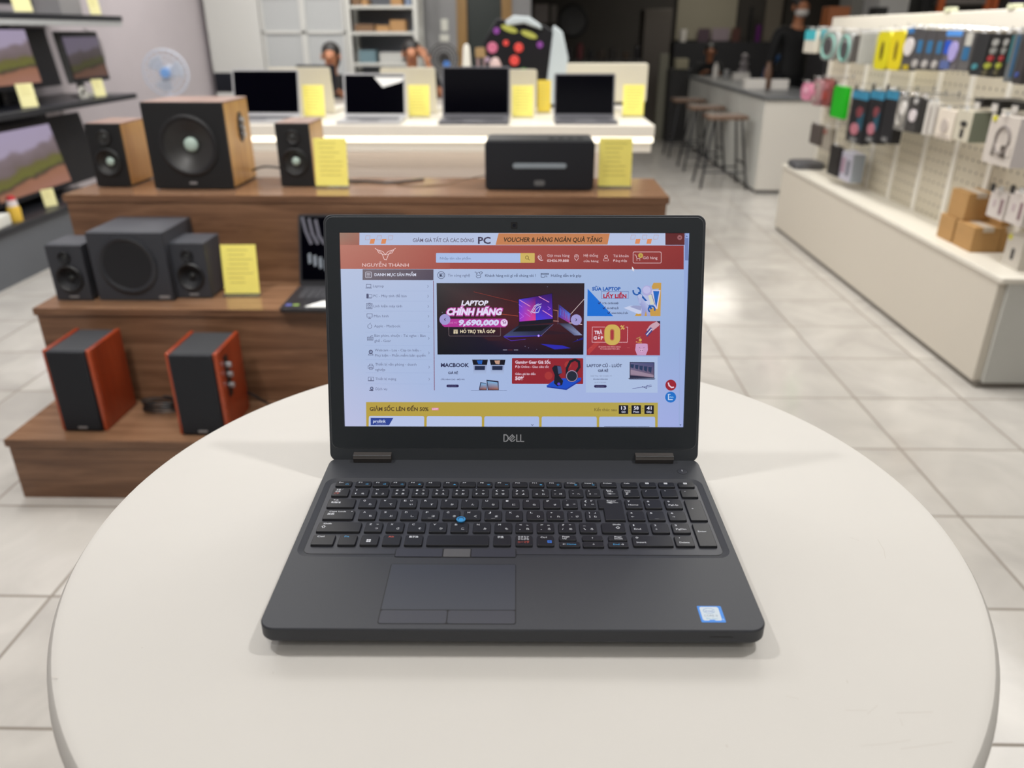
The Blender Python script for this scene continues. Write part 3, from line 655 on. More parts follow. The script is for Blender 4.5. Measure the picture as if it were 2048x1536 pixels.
rows = [(578, 736.4, ['Laptop'], (745, 767)), (598, 737.6, ['PC - Máy tính để bàn'], (746, 813)), (618.4, 738, ['Linh kiện máy tính'], (746.6, 804)), (638.6, 738.6, ['Màn hình'], (747.4, 777)), (658.8, 739, ['Apple - Macbook'], (748, 801)),
        (683, 740, ['Bàn phím, chuột - Tai nghe - Bàn', 'ghế - Gear'], (748.6, 851.6), (748.6, 782)), (712.4, 741.4, ['Webcam - Loa - Cáp tín hiệu -', 'Phụ kiện - Phần mềm bản quyền'], (749.4, 843), (750, 852)),
        (741, 741.8, ['Thiết bị văn phòng - doanh', 'nghiệp'], (750.6, 833.6), (750.6, 771)), (765.4, 742.2, ['Thiết bị mạng'], (751, 793)), (785.6, 742.8, ['Dịch vụ'], (751.6, 774.6))]
for k, r in enumerate(rows):
    y, x, ls = r[0], r[1], r[2]; icon(k, x, y)
    if len(ls) == 1: Tx(ls[0], r[3][0], r[3][1], y+2.4, 5.0, MN)
    else:
        Tx(ls[0], r[3][0], r[3][1], y-2.6, 5.0, MN); Tx(ls[1], r[4][0], r[4][1], y+8.0, 5.0, MN)
    if k < 9: Ln([(855+k*.45, y-2), (857+k*.45, y+.4), (855+k*.45, y+2.8)], .6, MN, 3)
    if k < 9: Ln([(727+k*.6, (y+rows[k+1][0])/2), (862+k*.5, (y+rows[k+1][0])/2)], .35, (150, 166, 206), 2)
# top links
LK = (48, 54, 84)
Cl(882.6, 555.6, 7.2, 1, LK, 3); Ln([c1(1136, 656), c1(1172, 656), c1(1172, 686), c1(1136, 686)], .8, LK, 3, True); Rc(880, 554, 883, 558, LK, 3); Ln([c1(1158, 662), c1(1158, 682)], .9, LK, 3)
Tx('Tin công nghệ', 896, 940.6, 558.6, 5.2, (86, 92, 124))
Ln([c1(1488, 642), c1(1500, 640), c1(1508, 672), c1(1544, 672), c1(1560, 648)], .9, LK, 3); Cl(958.4, 552, 2.4, .8, LK, 3, 160, 380, 10); Cl(963, 551, 2.6, .8, LK, 3, 160, 380, 10); Ln([c1(1500, 680), c1(1514, 700), c1(1542, 696), c1(1548, 680)], .9, LK, 3)
Tx('Khách hàng nói gì về chúng tôi !', 971.4, 1073, 558.8, 5.2, (50, 56, 90), bold=.006)
Ln([c2(268, 652), c2(340, 652), c2(340, 664), c2(268, 664)], 1.0, LK, 3, True); Ln([c2(268, 664), c2(268, 690), c2(300, 692)], 1, LK, 3); Tx('0%', 1090.4, 1096.6, 559.4, 3.6, LK)
Tx('Hướng dẫn trả góp', 1104, 1165, 558.6, 5.2, (50, 56, 90), bold=.006)
# big banner
bx0, by0, bx1, by1 = 873.6, 571.4, 1170.2, 715.6
P([(873.4, 571.6), (1021, 571.6), (1021, 643), (874.6, 643)], 0, 2, cols=[(58, 56, 58), (44, 28, 34), (74, 28, 34), (34, 28, 32)])
P([(1021, 571.6), (1171.4, 571.4), (1170.6, 643), (1021, 643)], 0, 2, cols=[(44, 28, 34), (40, 30, 36), (60, 24, 38), (74, 28, 34)])
P([(874.6, 643), (1021, 643), (1021, 715.6), (876, 716)], 0, 2, cols=[(34, 28, 32), (74, 28, 34), (14, 10, 40), (14, 18, 26)])
P([(1021, 643), (1170.6, 643), (1169.8, 715.6), (1021, 715.6)], 0, 2, cols=[(74, 28, 34), (60, 24, 38), (10, 8, 22), (14, 10, 40)])
def B5(pts, col, l=3, cols=None): P([c5(*p) for p in pts], col, l, cols)
def L5(pts, w_, col, l=3): Ln([c5(*p) for p in pts], w_, col, l)
L5([(520, 160), (800, 228), (1110, 300)], .6, (150, 56, 44), 2.5); L5([(880, 455), (1110, 482)], .8, (190, 80, 58), 2.5); L5([(1580, 400), (1640, 412)], .9, (190, 130, 110), 2.5)
L5([(1580, 545), (1650, 550)], 1.1, (210, 150, 140), 2.5); L5([(1640, 410), (1640, 550)], .7, (200, 140, 130), 2.5); L5([(1810, 455), (1990, 252)], .9, (226, 206, 206), 2.5); L5([(1790, 570), (1960, 592)], 1.4, (236, 206, 206), 2.5)
B5([(640, 765), (900, 760), (1020, 805), (720, 812)], (52, 24, 34), 2.6)
B5([(1240, 640), (1740, 700), (1840, 715), (1480, 730)], (42, 20, 34), 2.6)
B5([(1410, 852), (1700, 872), (1812, 908), (1600, 926)], (40, 38, 170), 3); B5([(1830, 832), (1975, 762), (1975, 792)], (28, 26, 120), 3)
# notebook on the banner
B5([(1118, 262), (1340, 224), (1345, 540), (1128, 556)], 0, 3, [(60, 60, 210), (70, 20, 120), (220, 60, 130), (150, 50, 200)])
B5([(1340, 224), (1562, 180), (1572, 515), (1345, 540)], 0, 3, [(70, 20, 120), (44, 16, 96), (90, 40, 190), (60, 60, 220)])
L5([(1112, 258), (1562, 178), (1574, 520), (1122, 560), (1112, 258)], .9, (18, 16, 34), 3.5)
for a_ in ([(1130, 268), (1270, 352)], [(1385, 222), (1520, 296)], [(1438, 408), (1565, 488)]): L5(a_, 1.2, (236, 150, 200), 4)
for a_ in ([(1120, 330), (1165, 362)], [(1120, 430), (1185, 486), (1130, 520)], [(1200, 440), (1270, 488)], [(1505, 356), (1540, 380), (1510, 400)]): L5(a_, .8, (190, 110, 230), 4)
L5([(1380, 320), (1330, 345), (1285, 425), (1330, 440), (1380, 430), (1412, 350)], 1.2, (200, 200, 240), 5); L5([(1420, 318), (1350, 350), (1300, 430)], 1.1, (200, 200, 240), 5); L5([(1400, 348), (1350, 392), (1330, 436)], 1, (200, 200, 240), 5); L5([(1232, 400), (1268, 418), (1290, 452)], 1, (200, 160, 210), 5)
B5([(1122, 560), (1574, 520), (1578, 572), (1116, 606)], (22, 20, 36), 3.5)
B5([(1110, 608), (1580, 590), (1420, 738), (914, 752)], 0, 3.5, [(26, 26, 40), (34, 34, 52), (44, 46, 78), (70, 80, 118)])
B5([(1140, 618), (1530, 600), (1420, 682), (1040, 690)], (14, 14, 22), 4)
B5([(914, 752), (1420, 738), (1440, 748), (930, 768)], (60, 44, 170), 4); L5([(935, 768), (1020, 812), (1210, 790)], .8, (90, 50, 190), 4); Ci(*c5(1384, 744), 2.4, (150, 110, 240), 5); Ci(*c5(1384, 744), 1.1, (224, 210, 250), 6)
L5([(1420, 740), (1578, 590)], .6, (120, 110, 160), 4)
B5([(1658, 330), (1806, 450), (1800, 575), (1648, 490)], 0, 3, [(40, 50, 140), (60, 110, 210), (170, 60, 140), (44, 60, 180)])
L5([(1650, 330), (1640, 590)], .8, (90, 80, 110), 4)
for i in range(6): L5([(1670+i*22, 380+i*14), (1676+i*22, 470+i*14)], .9, (70, 130, 230), 4)
B5([(1645, 575), (1800, 580), (1965, 735), (1860, 738)], 0, 3.5, [(40, 40, 60), (60, 66, 90), (140, 150, 190), (90, 96, 136)])
for p in ((1500, 90), (1205, 885), (1252, 905), (1360, 925), (1900, 790), (100, 436)): Ci(*c5(*p), .6, (150, 150, 190), 3, n=8)
Tx('LAPTOP', *[c5(x, 0)[0] for x in (352, 704)], c5(0, 340)[1], 9.3, (226, 222, 240), 7, .04, .22)
for d in (1.2,): Tx('CHÍNH HÃNG', c5(148, 0)[0]-d, c5(888, 0)[0]+d, c5(0, 466)[1]+.8, 13.4, (188, 66, 160), 6.2, .12, .2)
Tx('CHÍNH HÃNG', c5(152, 0)[0], c5(886, 0)[0], c5(0, 466)[1], 12.2, (226, 216, 244), 7, .055, .2)
P([c5(92, 560), c5(110, 522), c5(940, 516), c5(972, 545), c5(972, 600), c5(940, 632), c5(130, 630), c5(98, 604)], (176, 52, 148), 6.5)
Tx('GIÁ CHỈ TỪ', c5(130, 0)[0], c5(300, 0)[0], c5(0, 584)[1], 3.2, (216, 150, 210), 7.5)
Tx('9,690,000', c5(310, 0)[0], c5(850, 0)[0], c5(0, 604)[1], 10.2, (210, 206, 240), 7.5, .06, .2)
Ci(*c5(924, 572), 7.2, (226, 206, 236), 7.5); Ln([c5(898, 548), c5(908, 550), c5(916, 582), c5(944, 580), c5(950, 560)], 1, (130, 50, 130), 8); Cl(*c5(930, 556), 2, .8, (130, 50, 130), 8)
Ln([c5(186, 634), c5(190, 738), c5(200, 750), c5(866, 750), c5(878, 740), c5(878, 632)], .6, (140, 120, 124), 6)
Tx('HỖ TRỢ TRẢ GÓP', c5(340, 0)[0], c5(808, 0)[0], c5(0, 708)[1], 6.0, (222, 208, 180), 7, .035)
Rc(*c5(252, 664), *c5(308, 718), (214, 200, 170), 7); Ln([c5(252, 682), c5(308, 682)], .8, (50, 30, 34), 7.5); Ln([c5(280, 684), c5(280, 716)], .8, (50, 30, 34), 7.5)
for xx in ((912, 965), (983, 1036), (1058, 1110)): L5([(xx[0], 934), (xx[1], 934)], .8, (170, 170, 190) if xx[0] != 983 else (110, 50, 50), 4)
for cxy, ch in (((136, 530), '<'), ((1884, 530), '>')):
    Ci(*c5(*cxy), 11.0, (158, 150, 206), 8); s_ = 1 if ch == '>' else -1
    Ln([c5(cxy[0]-7*s_, cxy[1]-14), c5(cxy[0]+7*s_, cxy[1]), c5(cxy[0]-7*s_, cxy[1]+14)], 1.2, (30, 26, 50), 9)
# repair banner
P([c6(172, 216), c6(668, 748), c6(165, 748)], (24, 108, 208), 2)
P([c6(1594, 98), c6(1580, 745), c6(1084, 745), c6(1110, 700), c6(1300, 640), c6(1500, 560), c6(1545, 210), c6(1425, 225), c6(1408, 175), c6(1445, 98)], (196, 152, 74), 1)
Tx('SỬA LAPTOP', c6(258, 0)[0], c6(808, 0)[0], c6(0, 248)[1], 6.4, (20, 84, 170), 4, .045)
Ln([c6(436, 272), c6(962, 270), c6(958, 402), c6(436, 405)], .7, (70, 90, 160), 3, True)
Tx('LẤY LIỀN', c6(474, 0)[0], c6(922, 0)[0], c6(0, 394)[1], 7.4, (170, 34, 60), 4, .05)
for k, (x, y, s_, w_) in enumerate(((378, 490, 'UY TÍN - CHUYÊN NGHIỆP', 768), (468, 585, 'SỬA THIẾT BỊ LỖI', 768), (560, 680, 'NHANH CHÓNG, LẤY LIỀN', 950))):
    Ln([c6(x, y), c6(x+18, y+20), c6(x+46, y-18)], 1.3, (40, 30, 90), 4); Tx(s_, c6(x+76, 0)[0], c6(w_, 0)[0], c6(0, y+24)[1], 3.0, (34, 40, 80), 4, .03)
P([c6(1420, 240), c6(1580, 240), c6(1520, 610), c6(1470, 590), c6(1400, 330)], (206, 200, 224), 2); P([c6(1436, 258), c6(1556, 262), c6(1500, 580), c6(1480, 520)], (34, 100, 190), 3)
P([c6(1400, 330), c6(1460, 520), c6(1380, 520), c6(1340, 340)], (206, 206, 190), 3); Ln([c6(1408, 316), c6(1468, 518)], .9, (24, 24, 50), 4)
P([c6(866, 585), c6(1000, 545), c6(1240, 540), c6(1240, 690), c6(1150, 704)], (196, 204, 232), 2); P([c6(990, 565), c6(1060, 540), c6(1230, 545), c6(1200, 640), c6(1120, 610)], (150, 156, 196), 3)
P([c6(1210, 330), c6(1340, 340), c6(1380, 500), c6(1350, 560), c6(1390, 745), c6(1320, 745), c6(1300, 640), c6(1270, 745), c6(1208, 745), c6(1220, 560), c6(1165, 500), c6(1130, 360), c6(1200, 320)], 0, 4, cols=[(176, 184, 222)]*4+[(150, 156, 206)]*9)
Ln([c6(1160, 290), c6(1320, 470), c6(1400, 600)], 3.6, (26, 86, 166), 5); Cl(*c6(1120, 262), 7.2, 3.0, (26, 86, 166), 5, -70, 190, 14); Cl(*c6(1410, 610), 6.4, 3.0, (26, 86, 166), 5, 130, 380, 14)
Ci(*c6(1320, 250), 10.3, (170, 166, 214), 6); Ci(*c6(1312, 238), 7.5, (186, 186, 226), 7); Ci(*c6(1184, 360), 4.4, (176, 186, 222), 6); P([c6(1150, 370), c6(1216, 380), c6(1200, 500), c6(1162, 500)], (168, 178, 220), 5)
P([c6(1268, 458), c6(1390, 440), c6(1360, 545), c6(1290, 480)], (186, 194, 226), 6)
# instalment banner
Rc(1176.4, 647.8, 1324, 716.6, 0, 2, cols=[(168, 54, 60), (158, 52, 62), (150, 48, 62), (146, 44, 56)])
P([c6(170, 1400), c6(640, 930), c6(740, 930), c6(200, 1490)], (176, 60, 62), 2.5)
Ln([c6(510, 958), c6(265, 958), c6(262, 1252), c6(545, 1252)], .9, (226, 180, 190), 3); Ln([c6(915, 958), c6(948, 958), c6(942, 1252), c6(780, 1252)], .9, (226, 180, 190), 3)
Tx('TRẢ', c6(305, 0)[0], c6(460, 0)[0], c6(0, 1094)[1], 6.4, (226, 206, 220), 4, .045); Tx('GÓP', c6(288, 0)[0], c6(478, 0)[0], c6(0, 1200)[1], 6.4, (226, 206, 220), 4, .045)
P(rrect(c6(498, 0)[0], c6(805, 0)[0], c6(0, 908)[1], c6(0, 1306)[1], 14, 8), (202, 172, 88), 4); P(rrect(c6(606, 0)[0], c6(690, 0)[0], c6(0, 998)[1], c6(0, 1218)[1], 4.2, 6), (164, 54, 62), 5)
Ln(rrect(c6(616, 0)[0], c6(682, 0)[0], c6(0, 1010)[1], c6(0, 1208)[1], 3.2, 4), .5, (202, 172, 88), 6, True)
Tx('%', c6(806, 0)[0], c6(890, 0)[0], c6(0, 1000)[1], 7.6, (210, 180, 96), 4, .03)
Tx('ÁP DỤNG CHO ĐƠN HÀNG', c6(384, 0)[0], c6(815, 0)[0], c6(0, 1354)[1], 2.6, (216, 150, 156), 4, .02); Tx('TỪ 3.000.000đ TRỞ LÊN', c6(414, 0)[0], c6(790, 0)[0], c6(0, 1394)[1], 2.6, (216, 150, 156), 4, .02)
Ln([c6(218, 1358), c6(265, 1358)], .5, (196, 100, 100), 3); Ln([c6(940, 1358), c6(985, 1358)], .5, (196, 100, 100), 3)
PK = (198, 150, 190)
P([c6(1108, 1285), c6(1150, 1275), c6(1290, 1275), c6(1332, 1285), c6(1336, 1320), c6(1340, 1400), c6(1300, 1500), c6(1134, 1500), c6(1094, 1400), c6(1104, 1320)], PK, 3)
Ln([c6(1172, 1352), c6(1186, 1360)], .8, (60, 40, 70), 4); Ln([c6(1256, 1360), c6(1270, 1350)], .8, (60, 40, 70), 4); Ci(*c6(1218, 1410), 4.0, (214, 170, 206), 4, 2.6); Ci(*c6(1200, 1410), .9, (60, 40, 70), 5); Ci(*c6(1238, 1410), .9, (60, 40, 70), 5)
Ci(*c6(1192, 1206), 3.0, (206, 164, 84), 4); Ci(*c6(1118, 1243), 1.3, (210, 150, 100), 4); Ln([c6(1122, 1180), c6(1190, 1150)], 1.6, (176, 140, 90), 4); Ln([c6(1140, 1250), c6(1220, 1262)], 1.6, (190, 130, 70), 4)
P([c6(1572, 838), c6(1574, 892), c6(1508, 848)], (20, 22, 50), 3); P([c6(1508, 848), c6(1570, 905), c6(1540, 940), c6(1440, 1020), c6(1380, 1060), c6(1310, 1020), c6(1370, 930), c6(1420, 890)], (196, 160, 176), 4)
P([c6(1285, 1085), c6(1390, 960), c6(1420, 975), c6(1420, 1040), c6(1325, 1148)], (60, 64, 130), 5); P([c6(1302, 1104), c6(1405, 985), c6(1420, 1000), c6(1318, 1118)], (210, 200, 220), 6)
# lower row of banners
def M7(k, x0, x1, y, cap, s_, col, b_=.02): Tx(s_, c7(x0, 0)[0], c7(x1, 0)[0], c7(0, y)[1], cap, col, 4, b_)
M7(0, 98, 340, 132, 7.4, 'MACBOOK', (34, 36, 72), .035); M7(0, 160, 246, 193, 4.6, 'GIÁ RẺ', (40, 44, 80), .03); M7(0, 98, 303, 245, 2.6, 'CẤU HÌNH CAO - MỚI 99%', (70, 74, 110)); 
P(rrect(c7(147, 0)[0], c7(253, 0)[0], c7(0, 284)[1], c7(0, 307)[1], 2.5, 3), (34, 26, 74), 3); Ln([c7(162, 296), c7(232, 296)], .6, (110, 110, 150), 4)
for x0, ca, cb in ((366, (16, 24, 50), (30, 90, 180)), (517, (70, 40, 60), (190, 150, 130))):
    P([c7(x0, 68), c7(x0+136, 68), c7(x0+128, 114), c7(x0+10, 114)], (16, 16, 30), 3); P([c7(x0+40, 76), c7(x0+90, 74), c7(x0+84, 108), c7(x0+52, 104)], cb, 4)
    P([c7(x0+10, 116), c7(x0+126, 116), c7(x0+120, 196), c7(x0+10, 196)], 0, 3, cols=[(140, 152, 190), (140, 152, 190), (166, 184, 220), (166, 184, 220)]); P([c7(x0+22, 122), c7(x0+112, 122), c7(x0+110, 158), c7(x0+22, 158)], (30, 40, 70), 4)
for (a_, b_) in (((438, 262), (490, 330)), ((490, 242), (594, 330))):
    P([c7(a_[0], a_[1]), c7(b_[0], a_[1]+10), c7(b_[0]+4, b_[1]), c7(a_[0]-(12 if a_[0] == 438 else -12), b_[1])], (26, 24, 50), 3 if a_[0] == 438 else 4)
P([c7(444, 270), c7(488, 276), c7(488, 326), c7(432, 326)], 0, 3.5, cols=[(120, 170, 214), (120, 170, 214), (150, 90, 60), (120, 60, 50)]); P([c7(498, 252), c7(586, 264), c7(594, 326), c7(508, 326)], 0, 4.5, cols=[(120, 170, 214), (120, 170, 214), (150, 90, 60), (120, 60, 50)])
Ln([c7(358, 334), c7(666, 334)], .7, (80, 90, 130), 3)
P(rrect(c7(709, 0)[0], c7(1321, 0)[0], c7(0, 54)[1], c7(0, 276)[1], 1.5, 3), (142, 34, 46), 2)
for p, r in (((1190, 110), 7), ((1024, 205), 8)): Ci(*c7(*p), r, (162, 52, 52), 2.5)
WT = (224, 200, 216)
M7(0, 737, 1040, 101, 5.8, 'Gaming Gear Giá Sốc', WT, .03); M7(0, 737, 1026, 138, 4.6, 'Đặt Online - Giao siêu tốc', WT, .006); M7(0, 737, 912, 199, 4.2, 'Giảm giá lên đến', WT, .01); M7(0, 737, 815, 243, 6.8, '50%', WT, .045)
P([c7(1008, 290), c7(1090, 230), c7(1305, 222), c7(1300, 250), c7(1178, 328), c7(1010, 306)], (26, 74, 190), 3); P([c7(1010, 296), c7(1176, 318), c7(1300, 238), c7(1300, 250), c7(1178, 328), c7(1010, 306)], (20, 50, 150), 4)
P([c7(1052, 140), c7(1075, 116), c7(1125, 120), c7(1142, 180), c7(1110, 200), c7(1150, 250), c7(1140, 285), c7(1100, 296), c7(1070, 270), c7(1076, 200)], (22, 24, 40), 5); P([c7(1098, 122), c7(1130, 126), c7(1140, 182), c7(1108, 190)], (70, 80, 120), 6); Ci(*c7(1112, 276), 3, (80, 60, 200), 6)
Ln([c7(1180, 210), c7(1182, 140), c7(1210, 84), c7(1250, 66), c7(1284, 84), c7(1288, 130), c7(1262, 170)], 5, (26, 28, 40), 5); Ci(*c7(1224, 208), 13, (44, 48, 66), 6, 12); Cl(*c7(1224, 208), 11, 1, (190, 160, 190), 7); Ci(*c7(1226, 208), 9, (30, 38, 54), 7)
Rc(*c7(1344, 40), *c7(1960, 350), (170, 188, 222), 1)
M7(0, 1352, 1654, 130, 5.8, 'LAPTOP CŨ - LƯỚT', (40, 44, 84), .02); M7(0, 1448, 1536, 171, 4.6, 'GIÁ RẺ', (40, 44, 84), .03); M7(0, 1384, 1568, 211, 2.2, 'NHẬP TRỰC TIẾP TỪ NHẬT, MỸ', (110, 120, 150), .0)
M7(0, 1408, 1532, 240, 2.4, 'BẢO HÀNH CHÍNH HÃNG', (60, 64, 104), .02); M7(0, 1420, 1518, 264, 1.8, 'giá chỉ từ vài triệu', (110, 120, 150), 0)
P(rrect(c7(1415, 0)[0], c7(1523, 0)[0], c7(0, 284)[1], c7(0, 307)[1], 2.5, 3), (34, 26, 74), 3); Ln([c7(1430, 296), c7(1500, 296)], .6, (110, 110, 150), 4)
P([c7(1720, 85), c7(1932, 87), c7(1932, 225), c7(1720, 225)], (40, 40, 66), 3); P([c7(1726, 92), c7(1926, 93), c7(1926, 218), c7(1726, 200)], 0, 3.5, cols=[(90, 90, 130), (70, 76, 120), (110, 90, 110), (130, 110, 130)])
for i in range(5): P([c7(1728+i*38, 104+i*6), c7(1758+i*38, 106+i*6), c7(1752+i*38, 140+i*10), c7(1728+i*38, 132+i*8)], (40, 56, 90), 4)
P([c7(1726, 150), c7(1926, 196), c7(1926, 218), c7(1726, 190)], (150, 130, 150), 4); P([c7(1706, 225), c7(1942, 227), c7(1930, 236), c7(1720, 235)], (56, 58, 84), 4)
Ln([c7(1745, 314), c7(1840, 300), c7(1905, 282)], 1.0, (90, 96, 150), 3); Ln([c7(1828, 296), c7(1866, 312), c7(1870, 286)], 1.3, (70, 70, 120), 3.5); Ln([c7(1880, 300), c7(1908, 292)], 1.2, (70, 70, 120), 3.5)
Ci(1345.9, 776.4, 11, (150, 34, 50), 3); Ln([c4(1540, 654), c4(1548, 680), c4(1572, 700), c4(1592, 696)], 2.6, (226, 200, 216), 4); Ci(1345.6, 800.6, 11, (30, 110, 196), 3)
Ln([c4(1542, 772), c4(1542, 820), c4(1582, 820)], 1.8, (196, 214, 240), 4); Ln([c4(1538, 768), c4(1560, 768)], 1.4, (196, 214, 240), 4); Tx('Zalo', 1343, 1351.4, 801.8, 3.0, (150, 200, 240), 5, .02)
# sale box
P([(732.4, 812.2), (1320, 811.8), (1319.6, 868), (733.4, 868)], 0, 2, cols=[(180, 156, 68), (176, 160, 76), (176, 158, 70), (182, 156, 66)])
Tx('GIẢM SỐC LÊN ĐẾN 50%', 739.8, 858.6, 829.6, 7.2, (78, 62, 40), 4, .03)
Rc(865, 823.4, 879, 828.4, (214, 130, 160), 3, 1); Tx('HOT!', 866.6, 877.4, 827.6, 3.2, (240, 210, 225), 5, .03)
Tx('Kết thúc sau', 1192.6, 1237, 829, 5.8, (92, 78, 44), 4)
for x, a_, b_ in ((1241.4, '13', 'Giờ'), (1267, '58', 'Phút'), (1293, '41', 'Giây')):
    Rc(x, 817, x+19, 834.8, (20, 20, 34), 3, .8); Tx(a_, x+4.8, x+14.4, 826, 6.6, (226, 226, 240), 5, .02); Tx(b_, x+(5.6 if b_ == 'Giờ' else 4), x+(13.6 if b_ == 'Giờ' else 15), 832.2, 3.8, (200, 204, 226), 5, .02)
for x in (1263.8, 1289.8): Ci(x, 823.6, .9, (60, 50, 34), 3, n=8); Ci(x, 828.8, .9, (60, 50, 34), 3, n=8)
for x0, x1 in ((738.2, 850), (855, 966), (971, 1081.4), (1086.4, 1197.2), (1202.2, 1314.6)):
    P([(x0, 868), (x0, 843.4)]+[(x0+.9, 841), (x0+3, 840.2), (x1-3, 840.2), (x1-.9, 841), (x1, 843.4), (x1, 868)], (182, 194, 228) if x0 < 900 else (168, 184, 224), 3)
P([c3(455, 1010), c3(682, 1010), c3(640, 1084), c3(456, 1084)], (44, 66, 144), 4); Tx('prolink', c3(480, 0)[0], c3(608, 0)[0], c3(0, 1058)[1], 6.0, (206, 216, 240), 5, .02); Tx('Official Store', c3(508, 0)[0], c3(608, 0)[0], c3(0, 1076)[1], 2.2, (140, 150, 196), 5)
Ln([c4(176, 1072), c4(188, 1082), c4(198, 1072)], 1, (60, 60, 90), 5); Ln([c4(905, 1090), c4(1352, 1090)], .8, (30, 30, 60), 5)
sc.build('screen', lid, smooth=False)
# ------------------------------------------------------------------ stepped wooden display stand
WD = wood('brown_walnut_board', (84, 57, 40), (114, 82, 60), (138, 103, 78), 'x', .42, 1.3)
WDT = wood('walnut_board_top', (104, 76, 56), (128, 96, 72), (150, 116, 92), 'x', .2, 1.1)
T1, T2, T3 = .808, .514, .202
XA, XB = -1.545, .465
L_ = XB-XA
def tier(y0, y1, z, label, zb=0):
    t = thing('display_step', label, 'display stand', (XA, y0, 0))
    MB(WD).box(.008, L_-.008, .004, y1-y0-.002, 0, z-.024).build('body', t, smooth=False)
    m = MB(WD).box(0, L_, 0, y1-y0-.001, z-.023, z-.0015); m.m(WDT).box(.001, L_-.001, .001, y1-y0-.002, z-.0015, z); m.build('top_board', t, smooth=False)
tier(1.97, 2.252, T3, 'lowest dark walnut step carrying the red-sided speakers')
tier(2.253, 2.550, T2, 'middle dark walnut step carrying the dark grey speakers and a black laptop')
tier(2.551, 2.905, T1, 'highest dark walnut step carrying the wooden speakers')

BLK = mat('black_speaker_front', (15, 16, 19), .6); CONE = mat('grey_black_speaker_cone', (44, 43, 43), .4); RUB = mat('black_rubber_surround', (22, 22, 25), .5)
CAPG = mat('pale_green_dust_cap', (176, 196, 186), .3); SILV = mat('silver_badge', (170, 172, 175), .3, metal=.6)
MAPLE = wood('golden_brown_cabinet_veneer', (156, 114, 60), (186, 142, 80), (206, 164, 98), 'z', .3, .8); TOPW = wood('pinkish_walnut_cabinet_top', (128, 100, 88), (142, 112, 100), (156, 126, 112), 'y', .3, .8)
def plate(m, x0, x1, z0, z1, y, d, holes):
    """front plate facing -y with round holes stacked in z"""
    zs = [z0]+[(holes[i][1]+holes[i+1][1])/2+(holes[i][2]-holes[i+1][2])/2 for i in range(len(holes)-1)]+[z1]
    for i, (hx_, hz, hr) in enumerate(holes):
        a0, a1 = zs[i], zs[i+1]; an = sorted([2*PI*k/48 for k in range(48)]+[math.atan2(cz-hz, cx_-hx_) % (2*PI) for cx_ in (x0, x1) for cz in (a0, a1)])
        ci, re = [], []
        for a in an:
            c_, s_ = math.cos(a), math.sin(a); tx = ((x1-hx_)/c_ if c_ > 1e-9 else (x0-hx_)/c_ if c_ < -1e-9 else 1e9); tz = ((a1-hz)/s_ if s_ > 1e-9 else (a0-hz)/s_ if s_ < -1e-9 else 1e9)
            k = min(tx, tz); ci.append((hx_+hr*c_, hz+hr*s_)); re.append((hx_+k*c_, hz+k*s_))
        n = len(an); v = [(p[0], y, p[1]) for p in ci]+[(p[0], y, p[1]) for p in re]+[(p[0], y+d, p[1]) for p in ci]+[(p[0], y+d, p[1]) for p in re]; f = []
        for k in range(n):
            j = (k+1) % n; f += [(k, n+k, n+j, j), (2*n+k, k, j, 2*n+j), (n+k, 3*n+k, 3*n+j, n+j)]
        m.add(v, f)
def driver(root, c, r, capm, cone=CONE, capr=.3, ring=None, flat=False):
    """speaker unit on the front face (facing -y)"""
    x, y, z = c
    m = MB(ring or RUB); m.lathe([(r*1.14, y-.0005), (r*1.14, y-.004), (r*1.05, y-.007), (r*.97, y-.005), (r*.92, y-.002)], 40, (x, 0, z), 'y', False, False).build('speaker_surround', root)
    k = MB(cone); k.lathe([(r*.95, y-.003), (r*.60, y+(.012 if not flat else -.001)), (r*.25, y+(.026*r/.08 if not flat else .002))], 40, (x, 0, z), 'y', False, True); k.build('speaker_cone', root)
    if capm: MB(capm).ball((x, y+(.020*r/.08 if not flat else .001), z), r*capr, r*capr*.55, r*capr, 20, 12).build('dust_cap', root)
def cabinet(name, label, cat, x0, x1, yf, z, h, d, side, top, front=BLK, group=None, rz=0, holes=()):
    t = thing(name, label, cat, ((x0+x1)/2, yf, z), rz, group); w2 = (x1-x0)/2
    m = MB(side); m.box(-w2, w2, .012, d, .006, h-.006); m.f.pop(2); m.mi.pop(); m.m(top).box(-w2-.0005, w2+.0005, .012, d, h-.006, h); m.m(BLK).box(-w2, w2, .012, d, .003, .006); m.build('cabinet', t, .003)
    fp = MB(front); plate(fp, -w2, w2, .003, h-.002, 0, .0125, sorted(holes, key=lambda q: q[1])); fp.build('front_panel', t)
    return t, w2
def badge(root, x, y, z, w_=.018, h_=.005, m_=None):
    MB(m_ or SILV).prism(rrect(x-w_/2, x+w_/2, z-h_/2, z+h_/2, h_*.4), y-.0015, y, 'y').build('badge', root)
# wooden 2.1 set on the top step
t, w2 = cabinet('subwoofer', 'large wooden cabinet subwoofer with black front on the top step', 'speaker', -1.277, -1.006, 2.655, T1, .283, .245, MAPLE, TOPW, holes=[(.004, .145, .088)])
driver(t, (.004, 0, .145), .088, CAPG, capr=.28); badge(t, .0, 0, .022, .026, .008)
pm = MB(mat('black_control_plate', (20, 20, 22), .3)); pm.prism([(p[0], p[1]) for p in [(.145+.024*math.cos(a/24*2*PI), .19+.05*math.sin(a/24*2*PI)) for a in range(24)]], w2+.0002, w2+.004, 'x'); pm.build('control_plate', t)
for dz in (.022, -.004, -.026): MB(SILV).cyl(.010, w2+.004, w2+.014, (0, .145, .19+dz), 'x', 20).build('control_knob', t)
s1, w2 = cabinet('satellite_speaker', 'small wooden satellite speaker left of the large wooden subwoofer', 'speaker', -1.495, -1.380, 2.69, T1, .212, .19, MAPLE, TOPW, holes=[(0, .165, .022), (0, .085, .040)])
